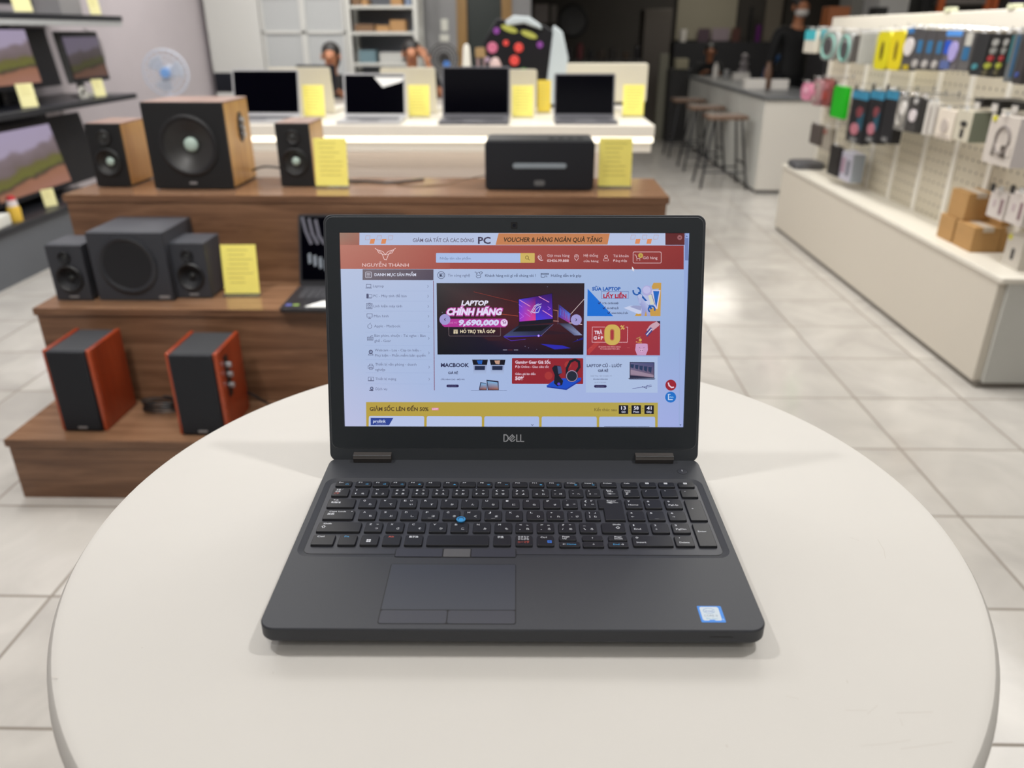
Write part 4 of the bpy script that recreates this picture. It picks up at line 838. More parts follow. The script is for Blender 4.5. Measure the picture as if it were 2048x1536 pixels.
driver(s1, (0, 0, .165), .022, mat('dark_dome_tweeter', (50, 52, 52), .3), capr=.5, flat=True); driver(s1, (0, 0, .085), .040, CAPG, capr=.36)
s2 = dup(s1, (-.800, 2.71, T1), 'small wooden satellite speaker right of the subwoofer beside a yellow card')
# black box speaker with light bar
t = thing('bookshelf_speaker', 'wide black box speaker with a pale horizontal bar on the top step', 'speaker', (.0395, 2.655, T1))
NV = mat('navy_black_speaker_cloth', (13, 17, 26), .7, noise=.1, nscale=900)
MB(mat('black_satin_cabinet', (20, 23, 26), .45)).prism(rrect(-.184, .184, .0, .164, .016, 6), .008, .17, 'y').build('cabinet', t)
MB(NV).prism(rrect(-.180, .180, .003, .161, .014, 6), 0, .008, 'y').build('front_cloth', t, .002)
MB(mat('pale_grey_slot', (140, 150, 158), .35)).prism(rrect(-.090, .090, .074, .091, .0084, 6), -.003, 0, 'y').build('slot', t, .001)
badge(t, 0, 0, .026, .036, .018, mat('grey_badge', (100, 102, 104), .4))
for i in range(4): MB(mat('black_satin_cabinet', (0, 0, 0))).cyl(.011, .163, .167, (.04+i*.032, .055, 0), 'z', 20).build('top_button', t)
# black 2.1 set on the middle step
DG = mat('dark_grey_vinyl_cabinet', (60, 62, 68), .5, noise=.08, nscale=600); DGF = mat('dark_grey_speaker_front', (50, 52, 58), .5); MESH = mat('black_grille', (18, 19, 24), .7)
t, w2 = cabinet('subwoofer', 'large dark grey subwoofer with round black grille on the middle step', 'speaker', -1.370, -1.130, 2.332, T2, .222, .24, DG, DG, DGF, holes=[(-.006, .118, .082)])
driver(t, (-.006, 0, .118), .082, None, MESH, flat=True, ring=mat('grey_black_ring', (40, 42, 47), .35)); badge(t, .092, 0, .014, .034, .009)
def small_sat(x0, x1, yf, label):
    t, w2 = cabinet('satellite_speaker', label, 'speaker', x0, x1, yf, T2, .182, .13, DG, DG, DGF, holes=[(-.002, .142, .017), (0, .074, .038)])
    driver(t, (-.002, 0, .142), .017, mat('dark_dome_tweeter', (0, 0, 0)), MESH, capr=.4, flat=True); driver(t, (0, 0, .074), .038, mat('dark_dome_tweeter', (0, 0, 0)), MESH, capr=.22); badge(t, 0, 0, .014, .030, .005); return t
small_sat(-1.506, -1.392, 2.330, 'small dark grey satellite speaker at the left end of the middle step')
small_sat(-1.131, -1.018, 2.362, 'small dark grey satellite speaker between the grey subwoofer and a yellow card')
# red wood pair on the bottom step
REDW = wood('orange_red_cherry_side', (104, 34, 14), (128, 46, 20), (146, 58, 28), 'z', .28, .7); REDE = mat('orange_red_lacquer_edge', (160, 68, 38), .25)
def red_speaker(x0, x1, yf, label, knobs, rz):
    t = thing('bookshelf_speaker', label, 'speaker', ((x0+x1)/2, yf, T3), rz); w = (x1-x0)/2; h = .262; d = .185
    MB(mat('black_vinyl_top', (36, 38, 42), .55)).box(-w+.012, w-.012, .012, d, .004, h-.004).build('cabinet', t, .002)
    for s_ in (-1, 1):
        a, b = (w-.012, w) if s_ > 0 else (-w, -w+.012)
        MB(REDE).box(a, b, .002, .014, .0, h).m(REDW).box(a, b, .014, d+.004, .0, h).build('side_panel', t, .003)
    MB(mat('black_speaker_cloth', (17, 20, 27), .75, noise=.15, nscale=900)).box(-w+.012, w-.0125, -.006, .0125, .004, h-.002).build('grille', t, .004)
    badge(t, .0, -.006, .016, .028, .006)
    if knobs:
        MB(mat('black_control_plate', (0, 0, 0))).prism(rrect(.045, .072, .105, .235, .004), w, w+.002, 'x').build('control_panel', t)
        for z_ in (.205, .175, .14): MB(SILV).cyl(.0085, w+.002, w+.014, (0, .058, z_), 'x', 20).build('control_knob', t)
    return t
red_speaker(-1.400, -1.262, 2.030, 'red-sided black speaker at the left end of the bottom step', False, 0)
red_speaker(-1.035, -.885, 2.012, 'red-sided black speaker with side knobs, half behind the round table', True, 0)
# cables
CAB = mat('black_cable', (20, 20, 22), .45)
def cable(name, label, pts, r=.003, m_=None, cat='cable', n=40):
    P_ = [Vector(p) for p in pts]; out = []
    for i in range(len(P_)-1):
        a, b, c, d = P_[max(i-1, 0)], P_[i], P_[i+1], P_[min(i+2, len(P_)-1)]
        for k in range(6):
            u = k/6; out.append(.5*((2*b)+(c-a)*u+(2*a-5*b+4*c-d)*u*u+(3*b-a-3*c+d)*u**3))
    out.append(P_[-1]); o = P_[0].copy()
    return tag(MB(m_ or CAB).tube([p-o for p in out], r, 6).build(name, loc=o), label, cat)
coil = []
for i in range(70):
    a = i/70*2*PI*4.3; coil.append((-1.150+.052*math.cos(a)*(1+.08*math.sin(i)), 2.15+.024*math.sin(a), T3+.004+i*.0006+.008*abs(math.sin(a*.5))))
o = Vector(coil[0]); tag(MB(CAB).tube([Vector(p)-o for p in coil], .0036, 6).build('cable_coil', loc=o), 'coiled black cable between the two red-sided speakers', 'cable')
cable('cable', 'dark cable trailing behind the red-sided speaker with knobs', [(-.90, 2.20, T3+.06), (-.86, 2.19, T3+.045), (-.82, 2.20, T3+.012), (-.76, 2.215, T3+.005), (-.66, 2.22, T3+.005)], .004)
cable('cable', 'black cable lying on the top step behind the first yellow card', [(-.70, 2.84, T1+.02), (-.64, 2.80, T1+.006), (-.57, 2.79, T1+.006), (-.50, 2.77, T1+.006), (-.44, 2.80, T1+.004), (-.38, 2.85, T1+.004)], .0045)
cable('cable', 'thin brown cable running to the wide black box speaker', [(-.46, 2.74, T1+.003), (-.38, 2.72, T1+.003), (-.28, 2.76, T1+.003), (-.20, 2.78, T1+.02), (-.12, 2.80, T1+.03)], .002, mat('brown_cable', (92, 70, 44), .5))
cable('cable', 'black cable between the large wooden subwoofer and the right satellite', [(-1.01, 2.86, T1+.03), (-.96, 2.86, T1+.045), (-.90, 2.86, T1+.04), (-.86, 2.86, T1+.03)], .004)

# yellow price cards in clear stands
YEL = mat('yellow_price_card', (246, 234, 122), .6, noise=.02, nscale=40); ACR = mat('clear_acrylic', (225, 230, 232), .08, trans=.9); GRYP = mat('grey_print', (150, 140, 70), .6)
def price_card(loc, label, w_=.113, h_=.158, rz=0, tilt=-8, lines=8, m_=None):
    t = thing('price_card', label, 'price card', loc, rz)
    c = MB(m_ or YEL); c.M = Matrix.Translation((0, 0, .006)) @ Matrix.Rotation(math.radians(tilt), 4, 'X'); c.box(-w_/2, w_/2, -.0008, .0008, 0, h_)
    c.inkmat = INK; c.fr = lambda u, v, l: (u, -.00095, v)
    random.seed(int(abs(loc[0]*1000)+abs(loc[1]*100)))
    for i in range(lines):
        z_ = h_*(.9-.095*i); a = -w_*.38+random.random()*.01; b = w_*(.1+.28*random.random())
        c.ink([(a, z_), (b, z_), (b, z_-h_*.018), (a, z_-h_*.018)], (196, 184, 92))
    c.build('card', t, smooth=False)
    MB(ACR).box(-w_/2-.002, w_/2+.002, -.022, .010, 0, .0035).build('stand_base', t, smooth=False)
    return t
price_card((-.6775, 2.70, T1), 'yellow price card right of the small wooden satellite speaker')
price_card((.300, 2.715, T1), 'yellow price card right of the wide black box speaker')
price_card((-.932, 2.40, T2), 'yellow price card beside the small dark grey speakers on the middle step', rz=.04)

# generic open laptop
def notebook(loc, label, w_, d_, h_, shell, scr, rz=0, tilt=14, keys=(60, 60, 64), art=None):
    t = thing('laptop', label, 'laptop', loc, rz); w2 = w_/2
    m = MB(shell); m.prism(rrect(-w2, w2, 0, d_, .012), .002, .014); m.build('base', t, .001)
    k = MB(mat('notebook_keys_%d' % keys[0], keys, .5)); 
    for r_ in range(5):
        for c_ in range(13): k.box(-w2*.84+c_*w_*.84/13, -w2*.84+(c_+.86)*w_*.84/13, d_*.45+r_*d_*.09, d_*.45+(r_+.84)*d_*.09, .014, .0152)
    o = k.build('keyboard', t, smooth=False)
    MB(mat('notebook_pad_%d' % keys[0], tuple(min(255, q+60) for q in keys), .4)).prism(rrect(-.05, .05, d_*.08, d_*.38, .003), .0138, .0143).build('touchpad', t, smooth=False)
    L = MB(shell); L.prism(rrect(-w2, w2, 0, h_, .010), .0035, .008, 'y'); L.m(mat('laptop_screen_off', (2, 2, 7), .12, spec=.08) if True else 0)
    lid_ = L.build('lid', t, .0008, loc=(0, d_-.004, .014), rot=(-math.radians(tilt), 0, 0))
    MB(shell).prism(rrect(-w2, w2, 0, h_, .010), .0022, .0036, 'y').build('bezel', lid_)
    s_ = MB(scr); s_.box(-w2+.008, w2-.008, .0016, .0022, .018, h_-.008); 
    if art: art(s_)
    s_.build('screen', lid_, smooth=False)
    return t, lid_
BLKSH = mat('black_laptop_plastic', (34, 34, 38), .4); OFF = mat('laptop_screen_off', (2, 2, 7), .12, spec=.08)
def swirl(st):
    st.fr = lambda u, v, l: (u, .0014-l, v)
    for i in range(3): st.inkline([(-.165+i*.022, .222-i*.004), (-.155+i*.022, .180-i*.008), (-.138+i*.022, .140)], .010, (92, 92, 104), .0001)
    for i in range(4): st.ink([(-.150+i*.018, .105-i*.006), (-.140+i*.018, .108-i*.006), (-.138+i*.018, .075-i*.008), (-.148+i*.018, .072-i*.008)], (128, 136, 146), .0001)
t, l2 = notebook((-.580, 2.225, T2), 'open black laptop on the middle step, mostly hidden behind the main laptop', .36, .24, .235, BLKSH, OFF, tilt=18, art=swirl)
sk = MB(INK); sk.fr = lambda u, v, l: (u, v, .0146+l); sk.ink(rrect(-.168, -.150, .028, .044, .002), (90, 96, 170)); sk.ink(rrect(-.146, -.126, .028, .044, .002), (130, 156, 80))
sk.build('stickers', t, smooth=False)
ob = thing('paper_or_reflection_sheet', 'white sheet of paper on the black laptop on the middle step', 'paper', (-.60, 2.24, T2+.0155)); MB(mat('white_paper_or_reflection', (235, 235, 232), .6)).prism([(-.085, .0), (.1, .0), (.1, .15), (-.045, .05)], 0, .0008).build('sheet', ob, smooth=False)

# ------------------------------------------------------------------ white lit laptop table behind
LTZ = .88
LTM = mat('white_laminate_warm', (226, 220, 208), .35); LTB = mat('beige_laminate_panel', (200, 190, 184), .45)
t = thing('display_table', 'long white display table', 'display table', (-1.85, 3.99, 0))
t['label'] = 'long white display table with a glowing edge strip carrying a row of laptops'
MB(LTM).box(0, 2.475, 0, 1.15, LTZ-.055, LTZ).build('table_top', t, .004)
MB(LTM).box(.01, 2.465, .012, .03, LTZ-.13, LTZ-.08).build('apron', t, .003)
MB(mat('warm_led_strip', (255, 250, 235), .5, emit=(255, 246, 226), es=1.6)).box(.004, 2.471, .004, .030, LTZ-.082, LTZ-.055).build('light_strip', t)
MB(LTB).box(.05, 2.36, .16, 1.10, 0, LTZ-.055).build('cabinet', t, .003)
def area_strip(): pass
area('display_table_strip_light', (-.6, 4.07, LTZ-.09), .02, 1.6, (1, .93, .8), shape='RECTANGLE', sy=2.3, rot=(0, 0, PI/2))
SIL = mat('silver_laptop_shell', (186, 186, 188), .35, metal=.25); SPG = mat('space_grey_laptop_shell', (104, 104, 110), .35, metal=.3)
notebook((-1.380, 4.03, LTZ), 'silver laptop with dark screen at the left end of the white display table', .352, .24, .232, SIL, OFF, tilt=12)
notebook((-.800, 4.01, LTZ), 'silver laptop with white reflection on its screen, second on the display table', .322, .22, .215, SIL, OFF, tilt=12)
notebook((-.272, 3.995, LTZ), 'largest grey laptop with blank black screen, third on the display table', .352, .24, .248, SPG, OFF, tilt=10)
notebook((.290, 4.02, LTZ), 'grey laptop with blank black screen at the right end of the display table', .315, .215, .216, SPG, OFF, tilt=12)
for i, (x, y, lb) in enumerate(((-1.148, 4.34, 'yellow price card right of the leftmost silver laptop'), (-.585, 4.352, 'yellow price card right of the second silver laptop'), (-.03, 4.336, 'yellow price card right of the largest grey laptop'), (.565, 4.402, 'yellow price card at the right end of the white display table'))):
    price_card((x, y, LTZ), lb)
price_card((.088, 4.59, LTZ), 'deeper yellow price card partly behind the rightmost grey laptop', w_=.075, h_=.17, m_=mat('deep_yellow_card', (222, 196, 70), .6))
price_card((-.955, 4.62, LTZ), 'narrow yellow card standing just left of the second silver laptop', w_=.06, h_=.14)
# laptops facing the other way, seen from behind
CRM = mat('cream_laptop_shell', (214, 208, 190), .4)
def back_laptop(x, y, w_, h_, label, rz=0, tilt=12):
    t = thing('laptop', label, 'laptop', (x, y, LTZ), PI+rz); w2 = w_/2
    MB(CRM).prism(rrect(-w2, w2, 0, .24, .012), .002, .014).build('base', t, .001)
    L = MB(CRM).prism(rrect(-w2, w2, 0, h_, .012), .0015, .008, 'y').build('lid', t, .001, loc=(0, .236, .014), rot=(-math.radians(tilt), 0, 0))
    MB(OFF).box(-w2+.008, w2-.008, .0008, .0015, .015, h_-.008).build('screen', L, smooth=False)
back_laptop(-1.255, 4.80, .34, .235, 'pale laptop seen from behind, between the leftmost laptops of the display table')
back_laptop(-.66, 4.80, .30, .235, 'pale laptop seen from behind, right of the second silver laptop')
back_laptop(-.105, 4.80, .30, .225, 'pale laptop seen from behind, right of the largest grey laptop')
t = thing('monitor', 'cream monitor seen from behind at the right end of the display table', 'monitor', (.435, 4.60, LTZ)); MB(CRM).prism(rrect(-.225, .225, .06, .262, .014), 0, .03, 'y').build('housing', t, .004); MB(CRM).box(-.05, .05, .01, .02, .01, .10).prism(rrect(-.09, .09, -.01, .14, .01), 0, .01).build('stand', t)
t = thing('paper_or_reflection_sheet', 'white shape standing for the reflection on the second silver laptop screen', 'paper', (-.80, 4.2515, LTZ+.158)); MB(mat('white_paper_or_reflection', (235, 235, 232), .6)).prism([(.045, 0), (0, .050), (.158, .050), (.145, .028)], 0, .001, 'y').build('sheet', t, smooth=False)  # flat white shape stands in for a reflection on the screen
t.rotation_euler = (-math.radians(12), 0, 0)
# white curved PC case with lit fans
t = thing('computer_case', 'white computer case with red and pink lit fans on the display table', 'computer case', (-.03, 4.95, LTZ), 0)
CASEW = mat('white_blue_case_panel', (196, 206, 210), .35); CASEB = mat('black_case_inside', (16, 16, 22), .4)
m = MB(CASEB); m.prism([(-.10, .0), (.14, .0), (.20, .40), (.12, .455), (-.16, .49), (-.24, .36), (-.20, .1)], 0, .22, 'y'); m.build('chassis', t, .005)
m = MB(CASEW); m.prism([(.15, .02), (.25, .02), (.262, .28), (.225, .42), (.175, .455), (.14, .16)], -.03, .24, 'y'); m.build('side_shell', t, .01)
m = MB(CASEW); m.prism([(-.11, .475), (-.06, .505), (.03, .500), (.10, .455), (.105, .43), (.0, .465), (-.10, .45)], -.03, .24, 'y'); m.build('top_shell', t, .008)
def glow(nm, c, es=1.0): return mat(nm, (10, 10, 10), .5, emit=c, es=es)
for x, z, r, c, nm in ((-.185, .335, .030, (215, 110, 140), 'pink'), (-.105, .36, .016, (236, 70, 60), 'red'), (-.03, .335, .026, (245, 70, 70), 'red'), (-.055, .265, .028, (245, 80, 84), 'red'), (-.16, .425, .018, (140, 60, 150), 'purple'), (.095, .35, .018, (120, 50, 140), 'purple'), (.0, .205, .020, (70, 130, 50), 'green'), (-.215, .27, .015, (180, 150, 165), 'pale_pink'), (-.022, .10, .018, (90, 130, 60), 'green')):
    MB(glow('glow_%s' % nm, c, .9)).torus((x, -.004, z), r*.62, r*.40, 'y', 24, 8).cyl(r*.4, -.008, 0, (x, 0, z), 'y', 12).build('lit_fan', t)
for x, z in ((-.085, .435), (.03, .405)): MB(glow('glow_yellow', (188, 186, 84), .9)).prism([(x+.048*math.cos(a/16*2*PI)+.0, z+.017*math.sin(a/16*2*PI)-.3*.048*math.cos(a/16*2*PI)) for a in range(16)], -.008, 0, 'y').build('lit_strip', t)
t = thing('white_speaker', 'slim white conical device left of the white computer case', 'device', (-.367, 4.93, LTZ)); MB(mat('white_gloss_plastic', (226, 224, 214), .3)).lathe([(.040, 0), (.042, .012), (.020, .33), (.014, .35), (.0, .356)], 24).build('body', t)
t.name = 'white_cone_device'
t = thing('small_gadget', 'small brown and pink gadget between the white cone and the computer case', 'gadget', (-.285, 4.95, LTZ)); MB(mat('tan_plastic', (160, 132, 90), .5)).prism(rrect(-.032, .034, .28, .335, .01), 0, .04, 'y').m(mat('dusty_pink', (150, 126, 128), .5)).box(-.026, -.008, .005, .03, 0, .29).box(.012, .028, .005, .03, 0, .29).build('body', t, .002)
t = thing('pink_figure', 'pale pink round ornament at the foot of the computer case', 'ornament', (-.195, 4.86, LTZ)); MB(mat('pale_pink_plastic', (205, 178, 174), .5)).lathe([(.030, 0), (.026, .18), (.036, .215), (.034, .25), (.018, .28), (0, .285)], 20).build('body', t)
# ------------------------------------------------------------------ monitor wall shelves on the left
BS = mat('black_shelf_laminate', (36, 38, 44), .35); GB = mat('grey_plinth_laminate', (94, 98, 104), .45)
t = thing('display_shelf_unit', 'black three-level wall shelf unit full of monitors along the left wall', 'shelf unit', (XL+.002, 3.3, 0))
YL = 2.67
MB(BS).box(0, .54, 0, YL, 1.365, 1.40).build('shelf', t, .003)
MB(mat('grey_light_diffuser', (170, 172, 172), .5)).box(.49, .54, 0, YL-.02, 1.335, 1.364).build('light_strip', t)
MB(BS).box(0, .54, 0, YL, .855, .89).build('shelf', t, .003)
MB(BS).box(0, .54, 0, YL-.55, .27, .31).build('shelf', t, .003)
MB(GB).box(0, .53, 0, YL-.55, 0, .27).build('plinth', t, .003)
MB(mat('black_back_panel', (18, 20, 28), .5)).box(0, .10, 0, YL-.45, .31, .855).box(0, .10, 0, YL-.62, .89, 1.335).build('back_panel', t)
def landscape(name, dim):
    m = bpy.data.materials.new(name); m.use_nodes = True; nt = m.node_tree; b = nt.nodes['Principled BSDF']
    tc = nt.nodes.new('ShaderNodeTexCoord'); sp = nt.nodes.new('ShaderNodeSeparateXYZ'); nt.links.new(tc.outputs['Generated'], sp.inputs[0])
    nz = nt.nodes.new('ShaderNodeTexNoise'); nz.inputs['Scale'].default_value = 3.5; nz.inputs['Detail'].default_value = 4; nt.links.new(tc.outputs['Generated'], nz.inputs['Vector'])
    a = nt.nodes.new('ShaderNodeMath'); a.operation = 'MULTIPLY_ADD'; a.inputs[1].default_value = .34; nt.links.new(nz.outputs['Fac'], a.inputs[0]); nt.links.new(sp.outputs[2], a.inputs[2])
    a2 = nt.nodes.new('ShaderNodeMath'); a2.operation = 'MULTIPLY_ADD'; a2.inputs[1].default_value = -.22; nt.links.new(sp.outputs[1], a2.inputs[0]); nt.links.new(a.outputs[0], a2.inputs[2])
    cr = nt.nodes.new('ShaderNodeValToRGB'); e = cr.color_ramp.elements
    e[0].position = .0; e[0].color = lin((150, 104, 88)); e[1].position = 1; e[1].color = lin((158, 146, 170))
    for p, c in ((.26, (142, 96, 72)), (.32, (64, 50, 42)), (.38, (98, 98, 38)), (.48, (96, 90, 46)), (.54, (104, 90, 90)), (.72, (120, 106, 112)), (.78, (156, 144, 166))):
        k = e.new(p); k.color = lin(c)
    nt.links.new(a2.outputs[0], cr.inputs[0]); b.inputs['Base Color'].default_value = (.01, .01, .01, 1)
    nt.links.new(cr.outputs[0], b.inputs['Emission Color']); b.inputs['Emission Strength'].default_value = dim; return m
LS1, LS2 = landscape('mountain_wallpaper_lit', 1.0), landscape('mountain_wallpaper_dim', .35)
MON = mat('black_monitor_plastic', (20, 22, 30), .35)
def monitor(y0, y1, z0, z1, zs, x, label, pic, frame=MON, tilt=6, bz=.012, right=.012):
    """screen faces the aisle (+x)"""
    t = thing('monitor', label, 'monitor', (x, (y0+y1)/2, zs)); w = (y1-y0)/2
    h = MB(frame); h.box(-.035, 0, -w, w, z0-zs, z1-zs); ho = h.build('housing', t, .004, rot=(0, -math.radians(tilt), 0))
    s_ = MB(MON); s_.box(0, .0012, -w+.004, w-.004, z0-zs+.004, z1-zs-.004); s_.build('bezel', ho, smooth=False)
    MB(pic).box(.0012, .002, -w+bz, w-right, z0-zs+.03, z1-zs-bz).build('screen', ho, smooth=False)
    MB(frame).box(-.115, -.085, -.025, .025, .0, (z0+z1)/2-zs).prism(rrect(-.13, .07, -.11, .11, .02), 0, .010).build('stand', t, .003)
    return t
monitor(4.30, 5.30, .985, 1.325, .89, -3.02, 'large lit monitor with mountain picture on the middle shelf at left edge', LS1, right=.22)
monitor(5.43, 5.93, .985, 1.305, .89, -3.02, 'smaller dim monitor at the far end of the middle shelf', LS2, frame=mat('grey_monitor_edge', (110, 112, 112), .35), bz=.035)
monitor(4.42, 5.62, .36, .80, .31, -3.06, 'lit monitor with mountain picture on the lowest black shelf', LS1, tilt=10, bz=.04, right=.40)
t = thing('monitor', 'black monitor base on the top shelf at the upper left edge', 'monitor', (-3.1, 4.80, 1.40)); MB(MON).box(-.03, 0, -.5, .5, .05, .36).box(-.06, -.03, -.03, .03, 0, .2).prism(rrect(-.13, .09, -.14, .14, .02), 0, .01).build('housing', t, .004)
t = thing('carton', 'grey carton at the far end of the top shelf', 'box', (-3.12, 5.55, 1.40)); MB(mat('grey_carton', (150, 148, 148), .6)).box(-.12, .12, -.13, .13, 0, .26).build('body', t, .003)
PY = mat('pale_yellow_card', (242, 236, 176), .6)
for x, y, z, lb, s_ in ((-2.93, 4.90, 1.40, 'pale yellow price card on the top black shelf near the left edge', 1.1), (-2.93, 5.72, 1.40, 'yellow price card at the far end of the top black shelf', .8), (-2.93, 4.74, .89, 'pale yellow price card below the large lit monitor', 1.0), (-2.93, 5.56, .89, 'yellow price card below the smaller dim monitor', .85), (-2.95, 4.74, .31, 'yellow price card on the lowest black shelf against the wooden stand', .8)):
    price_card((x, y, z), lb, w_=.10*s_, h_=.13*s_, rz=math.radians(62), m_=PY, lines=5)
t = thing('toy_bottle', 'small bottle with red cap and yellow body before the lowest monitor', 'bottle', (-2.94, 4.36, .31)); MB(mat('yellow_bottle', (226, 186, 70), .5)).lathe([(.035, 0), (.036, .07), (.03, .085)], 20).m(mat('white_bottle_neck', (225, 215, 215), .5)).lathe([(.029, .085), (.026, .12)], 20).m(mat('red_cap', (190, 50, 56), .4)).lathe([(.024, .12), (.02, .14), (0, .145)], 20).build('body', t)
t = thing('white_box', 'white box lying at the left edge on the lowest black shelf', 'box', (-2.95, 4.18, .31), .1); MB(mat('white_carton', (224, 224, 216), .5)).box(-.05, .05, -.09, .09, 0, .065).build('body', t, .006)
GC = mat('pale_grey_cable', (176, 174, 174), .5)
cable('cable', 'pale looping cable hanging beside the dim monitor', [(-3.15, 5.93, 1.32), (-3.1, 6.02, 1.25), (-3.12, 6.08, 1.1), (-3.15, 6.06, .98), (-3.18, 6.0, .91)], .004, GC)
cable('cable', 'thin grey cable hanging under the middle shelf to the floor', [(-3.36, 5.78, .84), (-3.36, 5.80, .6), (-3.37, 5.78, .3), (-3.36, 5.80, .02)], .006, GC)
t = thing('power_adapter', 'white round power adapter beneath the dim monitor', 'adapter', (-3.02, 5.50, .89)); MB(mat('white_gloss_plastic', (226, 224, 214), .3)).torus((0, 0, .03), .035, .012, 'x', 20, 6).box(-.02, .02, .05, .12, 0, .03).build('body', t, .002)
# white pedestal fan
FW = mat('white_blue_fan_plastic', (212, 218, 232), .4); t = thing('pedestal_fan', 'white pedestal fan with blue hub by the left wall', 'fan', (-2.915, 6.62, 0), .15)
MB(FW).lathe([(.18, 0), (.18, .02), (.05, .04), (.018, .06), (.016, .85)], 32).build('stand', t)
m = MB(FW)
for r in (.172, .13, .09): m.torus((0, -.05 if r < .17 else -.02, 1.0), r, .004 if r < .17 else .008, 'y', 40, 6)
for i in range(20):
    a = i/20*2*PI; m.tube([(.03*math.cos(a), -.055, 1+.03*math.sin(a)), (.12*math.cos(a), -.05, 1+.12*math.sin(a)), (.172*math.cos(a), -.02, 1+.172*math.sin(a)), (.12*math.cos(a), .04, 1+.12*math.sin(a)), (.04*math.cos(a), .05, 1+.04*math.sin(a))], .0018, 4)
m.build('guard', t)
for k in range(3):
    a0 = k*2*PI/3; MB(mat('pale_fan_blade', (200, 206, 216), .35)).prism([(.02*math.cos(a0), 1+.02*math.sin(a0)), (.14*math.cos(a0-.3), 1+.14*math.sin(a0-.3)), (.15*math.cos(a0+.3), 1+.15*math.sin(a0+.3)), (.13*math.cos(a0+.8), 1+.13*math.sin(a0+.8)), (.03*math.cos(a0+.9), 1+.03*math.sin(a0+.9))], -.006, -.003, 'y').build('blade', t, smooth=False)
MB(mat('blue_fan_hub', (130, 176, 236), .35)).lathe([(.0, -.066), (.034, -.064), (.036, -.05), (.036, .0)], 20, (0, 0, 1.0), 'y').m(FW).lathe([(.05, .0), (.055, .10), (.03, .13)], 20, (0, 0, 1.0), 'y').build('hub', t)

# ------------------------------------------------------------------ office corner at the back
WC = mat('white_grey_cabinet', (188, 188, 184), .45)
t = thing('wardrobe', 'tall plain pale grey cabinet in the back left corner', 'cabinet', (-3.36, 8.78, 0)); MB(WC).box(0, .56, 0, .5, 0, 2.1).build('body', t, .004)
t = thing('glass_cabinet', 'tall pale grey cabinet with faint framed panes behind the seated woman', 'cabinet', (-2.79, 8.80, 0)); m = MB(mat('pale_grey_pane', (168, 170, 170), .3)); m.box(0, .88, .01, .48, 0, 2.1).build('body', t)
for i in range(2):
    f = MB(WC); x0 = i*.44
    f.box(x0, x0+.03, -.012, .01, .02, 2.1).box(x0+.41, x0+.44, -.012, .01, .02, 2.1)
    for z_ in (.02, .85, 1.28, 1.62, 2.06): f.box(x0, x0+.44, -.012, .01, z_, z_+.03)
    f.build('door', t, .002)
SG = mat('pale_steel_rack', (190, 190, 184), .4, metal=.1)
t = thing('storage_rack', 'tall pale open rack holding brown boxes behind the man', 'rack', (-1.895, 8.75, 0))
RX0, RX1 = 0, .75
for x in (RX0, RX1-.05): MB(SG).box(x, x+.05, 0, .05, 0, 2.1).box(x, x+.05, .4, .45, 0, 2.1).build('post', t, .002)
for z_ in (.4, .72, 1.0, 1.30, 1.545, 1.84): MB(SG).box(.05, RX1-.05, .01, .44, z_-.03, z_).build('shelf', t, .002)
MB(mat('grey_rack_back', (120, 124, 132), .6)).box(.05, RX1-.05, .44, .45, .1, 2.1).build('back_panel', t)
CB1 = mat('brown_cardboard', (160, 122, 78), .7, noise=.05, nscale=20); CB2 = mat('dark_brown_cardboard', (110, 82, 56), .7)
for x0, w_, z_, h_, mt, nm in ((.07, .09, 1.545, .15, CB2, 'tall brown box at the left of the upper rack shelf'), (.17, .06, 1.545, .06, CB1, 'low brown box beside the tall one on the upper rack shelf'), (.47, .12, 1.545, .10, CB1, 'square brown box on the right of the upper rack shelf'), (.62, .06, 1.545, .13, mat('blue_grey_folder', (110, 124, 146), .6), 'blue grey box at the right end of the upper rack shelf'),
                       (.08, .20, 1.30, .07, CB2, 'flat brown box at the left of the middle rack shelf'), (.30, .14, 1.30, .06, CB1, 'light brown box in the middle of the middle rack shelf'), (.45, .16, 1.30, .11, CB1, 'taller light brown box on the middle rack shelf'), (.10, .18, 1.0, .12, mat('teal_grey_box', (92, 116, 124), .6), 'teal grey box on the lower rack shelf'), (.32, .24, 1.0, .10, mat('pale_carton', (170, 170, 166), .6), 'pale box on the lower rack shelf')):
    b = MB(mt).box(-w_/2, w_/2, 0, .22, 0, h_).build('storage_box', None, .003, loc=(-1.895+x0+w_/2, 8.80, z_)); tag(b, nm, 'box')
for px, py, lb, w_, h_ in ((889, 50, 'upper white wall plate on the grey back wall', .075, .12), (889, 76, 'lower white wall plate on the grey back wall', .10, .07)):
    q = at(px, py, y=YB); b = MB(mat('white_wall_plate', (206, 206, 196), .4)).box(-w_/2, w_/2, -.012, 0, -h_/2, h_/2).box(-.012, .012, -.016, -.012, -.012, .012).build('socket_plate', None, .003, loc=q); tag(b, lb, 'wall plate')
t = thing('standing_fan', 'dark round fan with a blue spot before the grey back wall', 'fan', tuple(at(888, 120, y=8.6))); t.location.z = 0
zf = at(888, 118, y=8.6).z; m = MB(mat('dark_grey_fan', (54, 52, 50), .5)); 
for r in (.15, .12, .09, .06): m.torus((0, -.02, zf), r, .006, 'y', 32, 6)
for i in range(16): a = i/16*2*PI; m.tube([(.03*math.cos(a), -.03, zf+.03*math.sin(a)), (.15*math.cos(a), -.02, zf+.15*math.sin(a))], .003, 4)
m.lathe([(.05, 0), (.05, .08)], 20, (0, 0, zf), 'y').lathe([(.15, 0), (.15, .02), (.02, .04), (.015, zf-.05)], 24); m.build('body', t)
MB(mat('blue_fan_badge', (70, 120, 190), .4)).cyl(.035, -.045, -.02, (0.03, 0, zf-.05), 'y').build('hub', t)
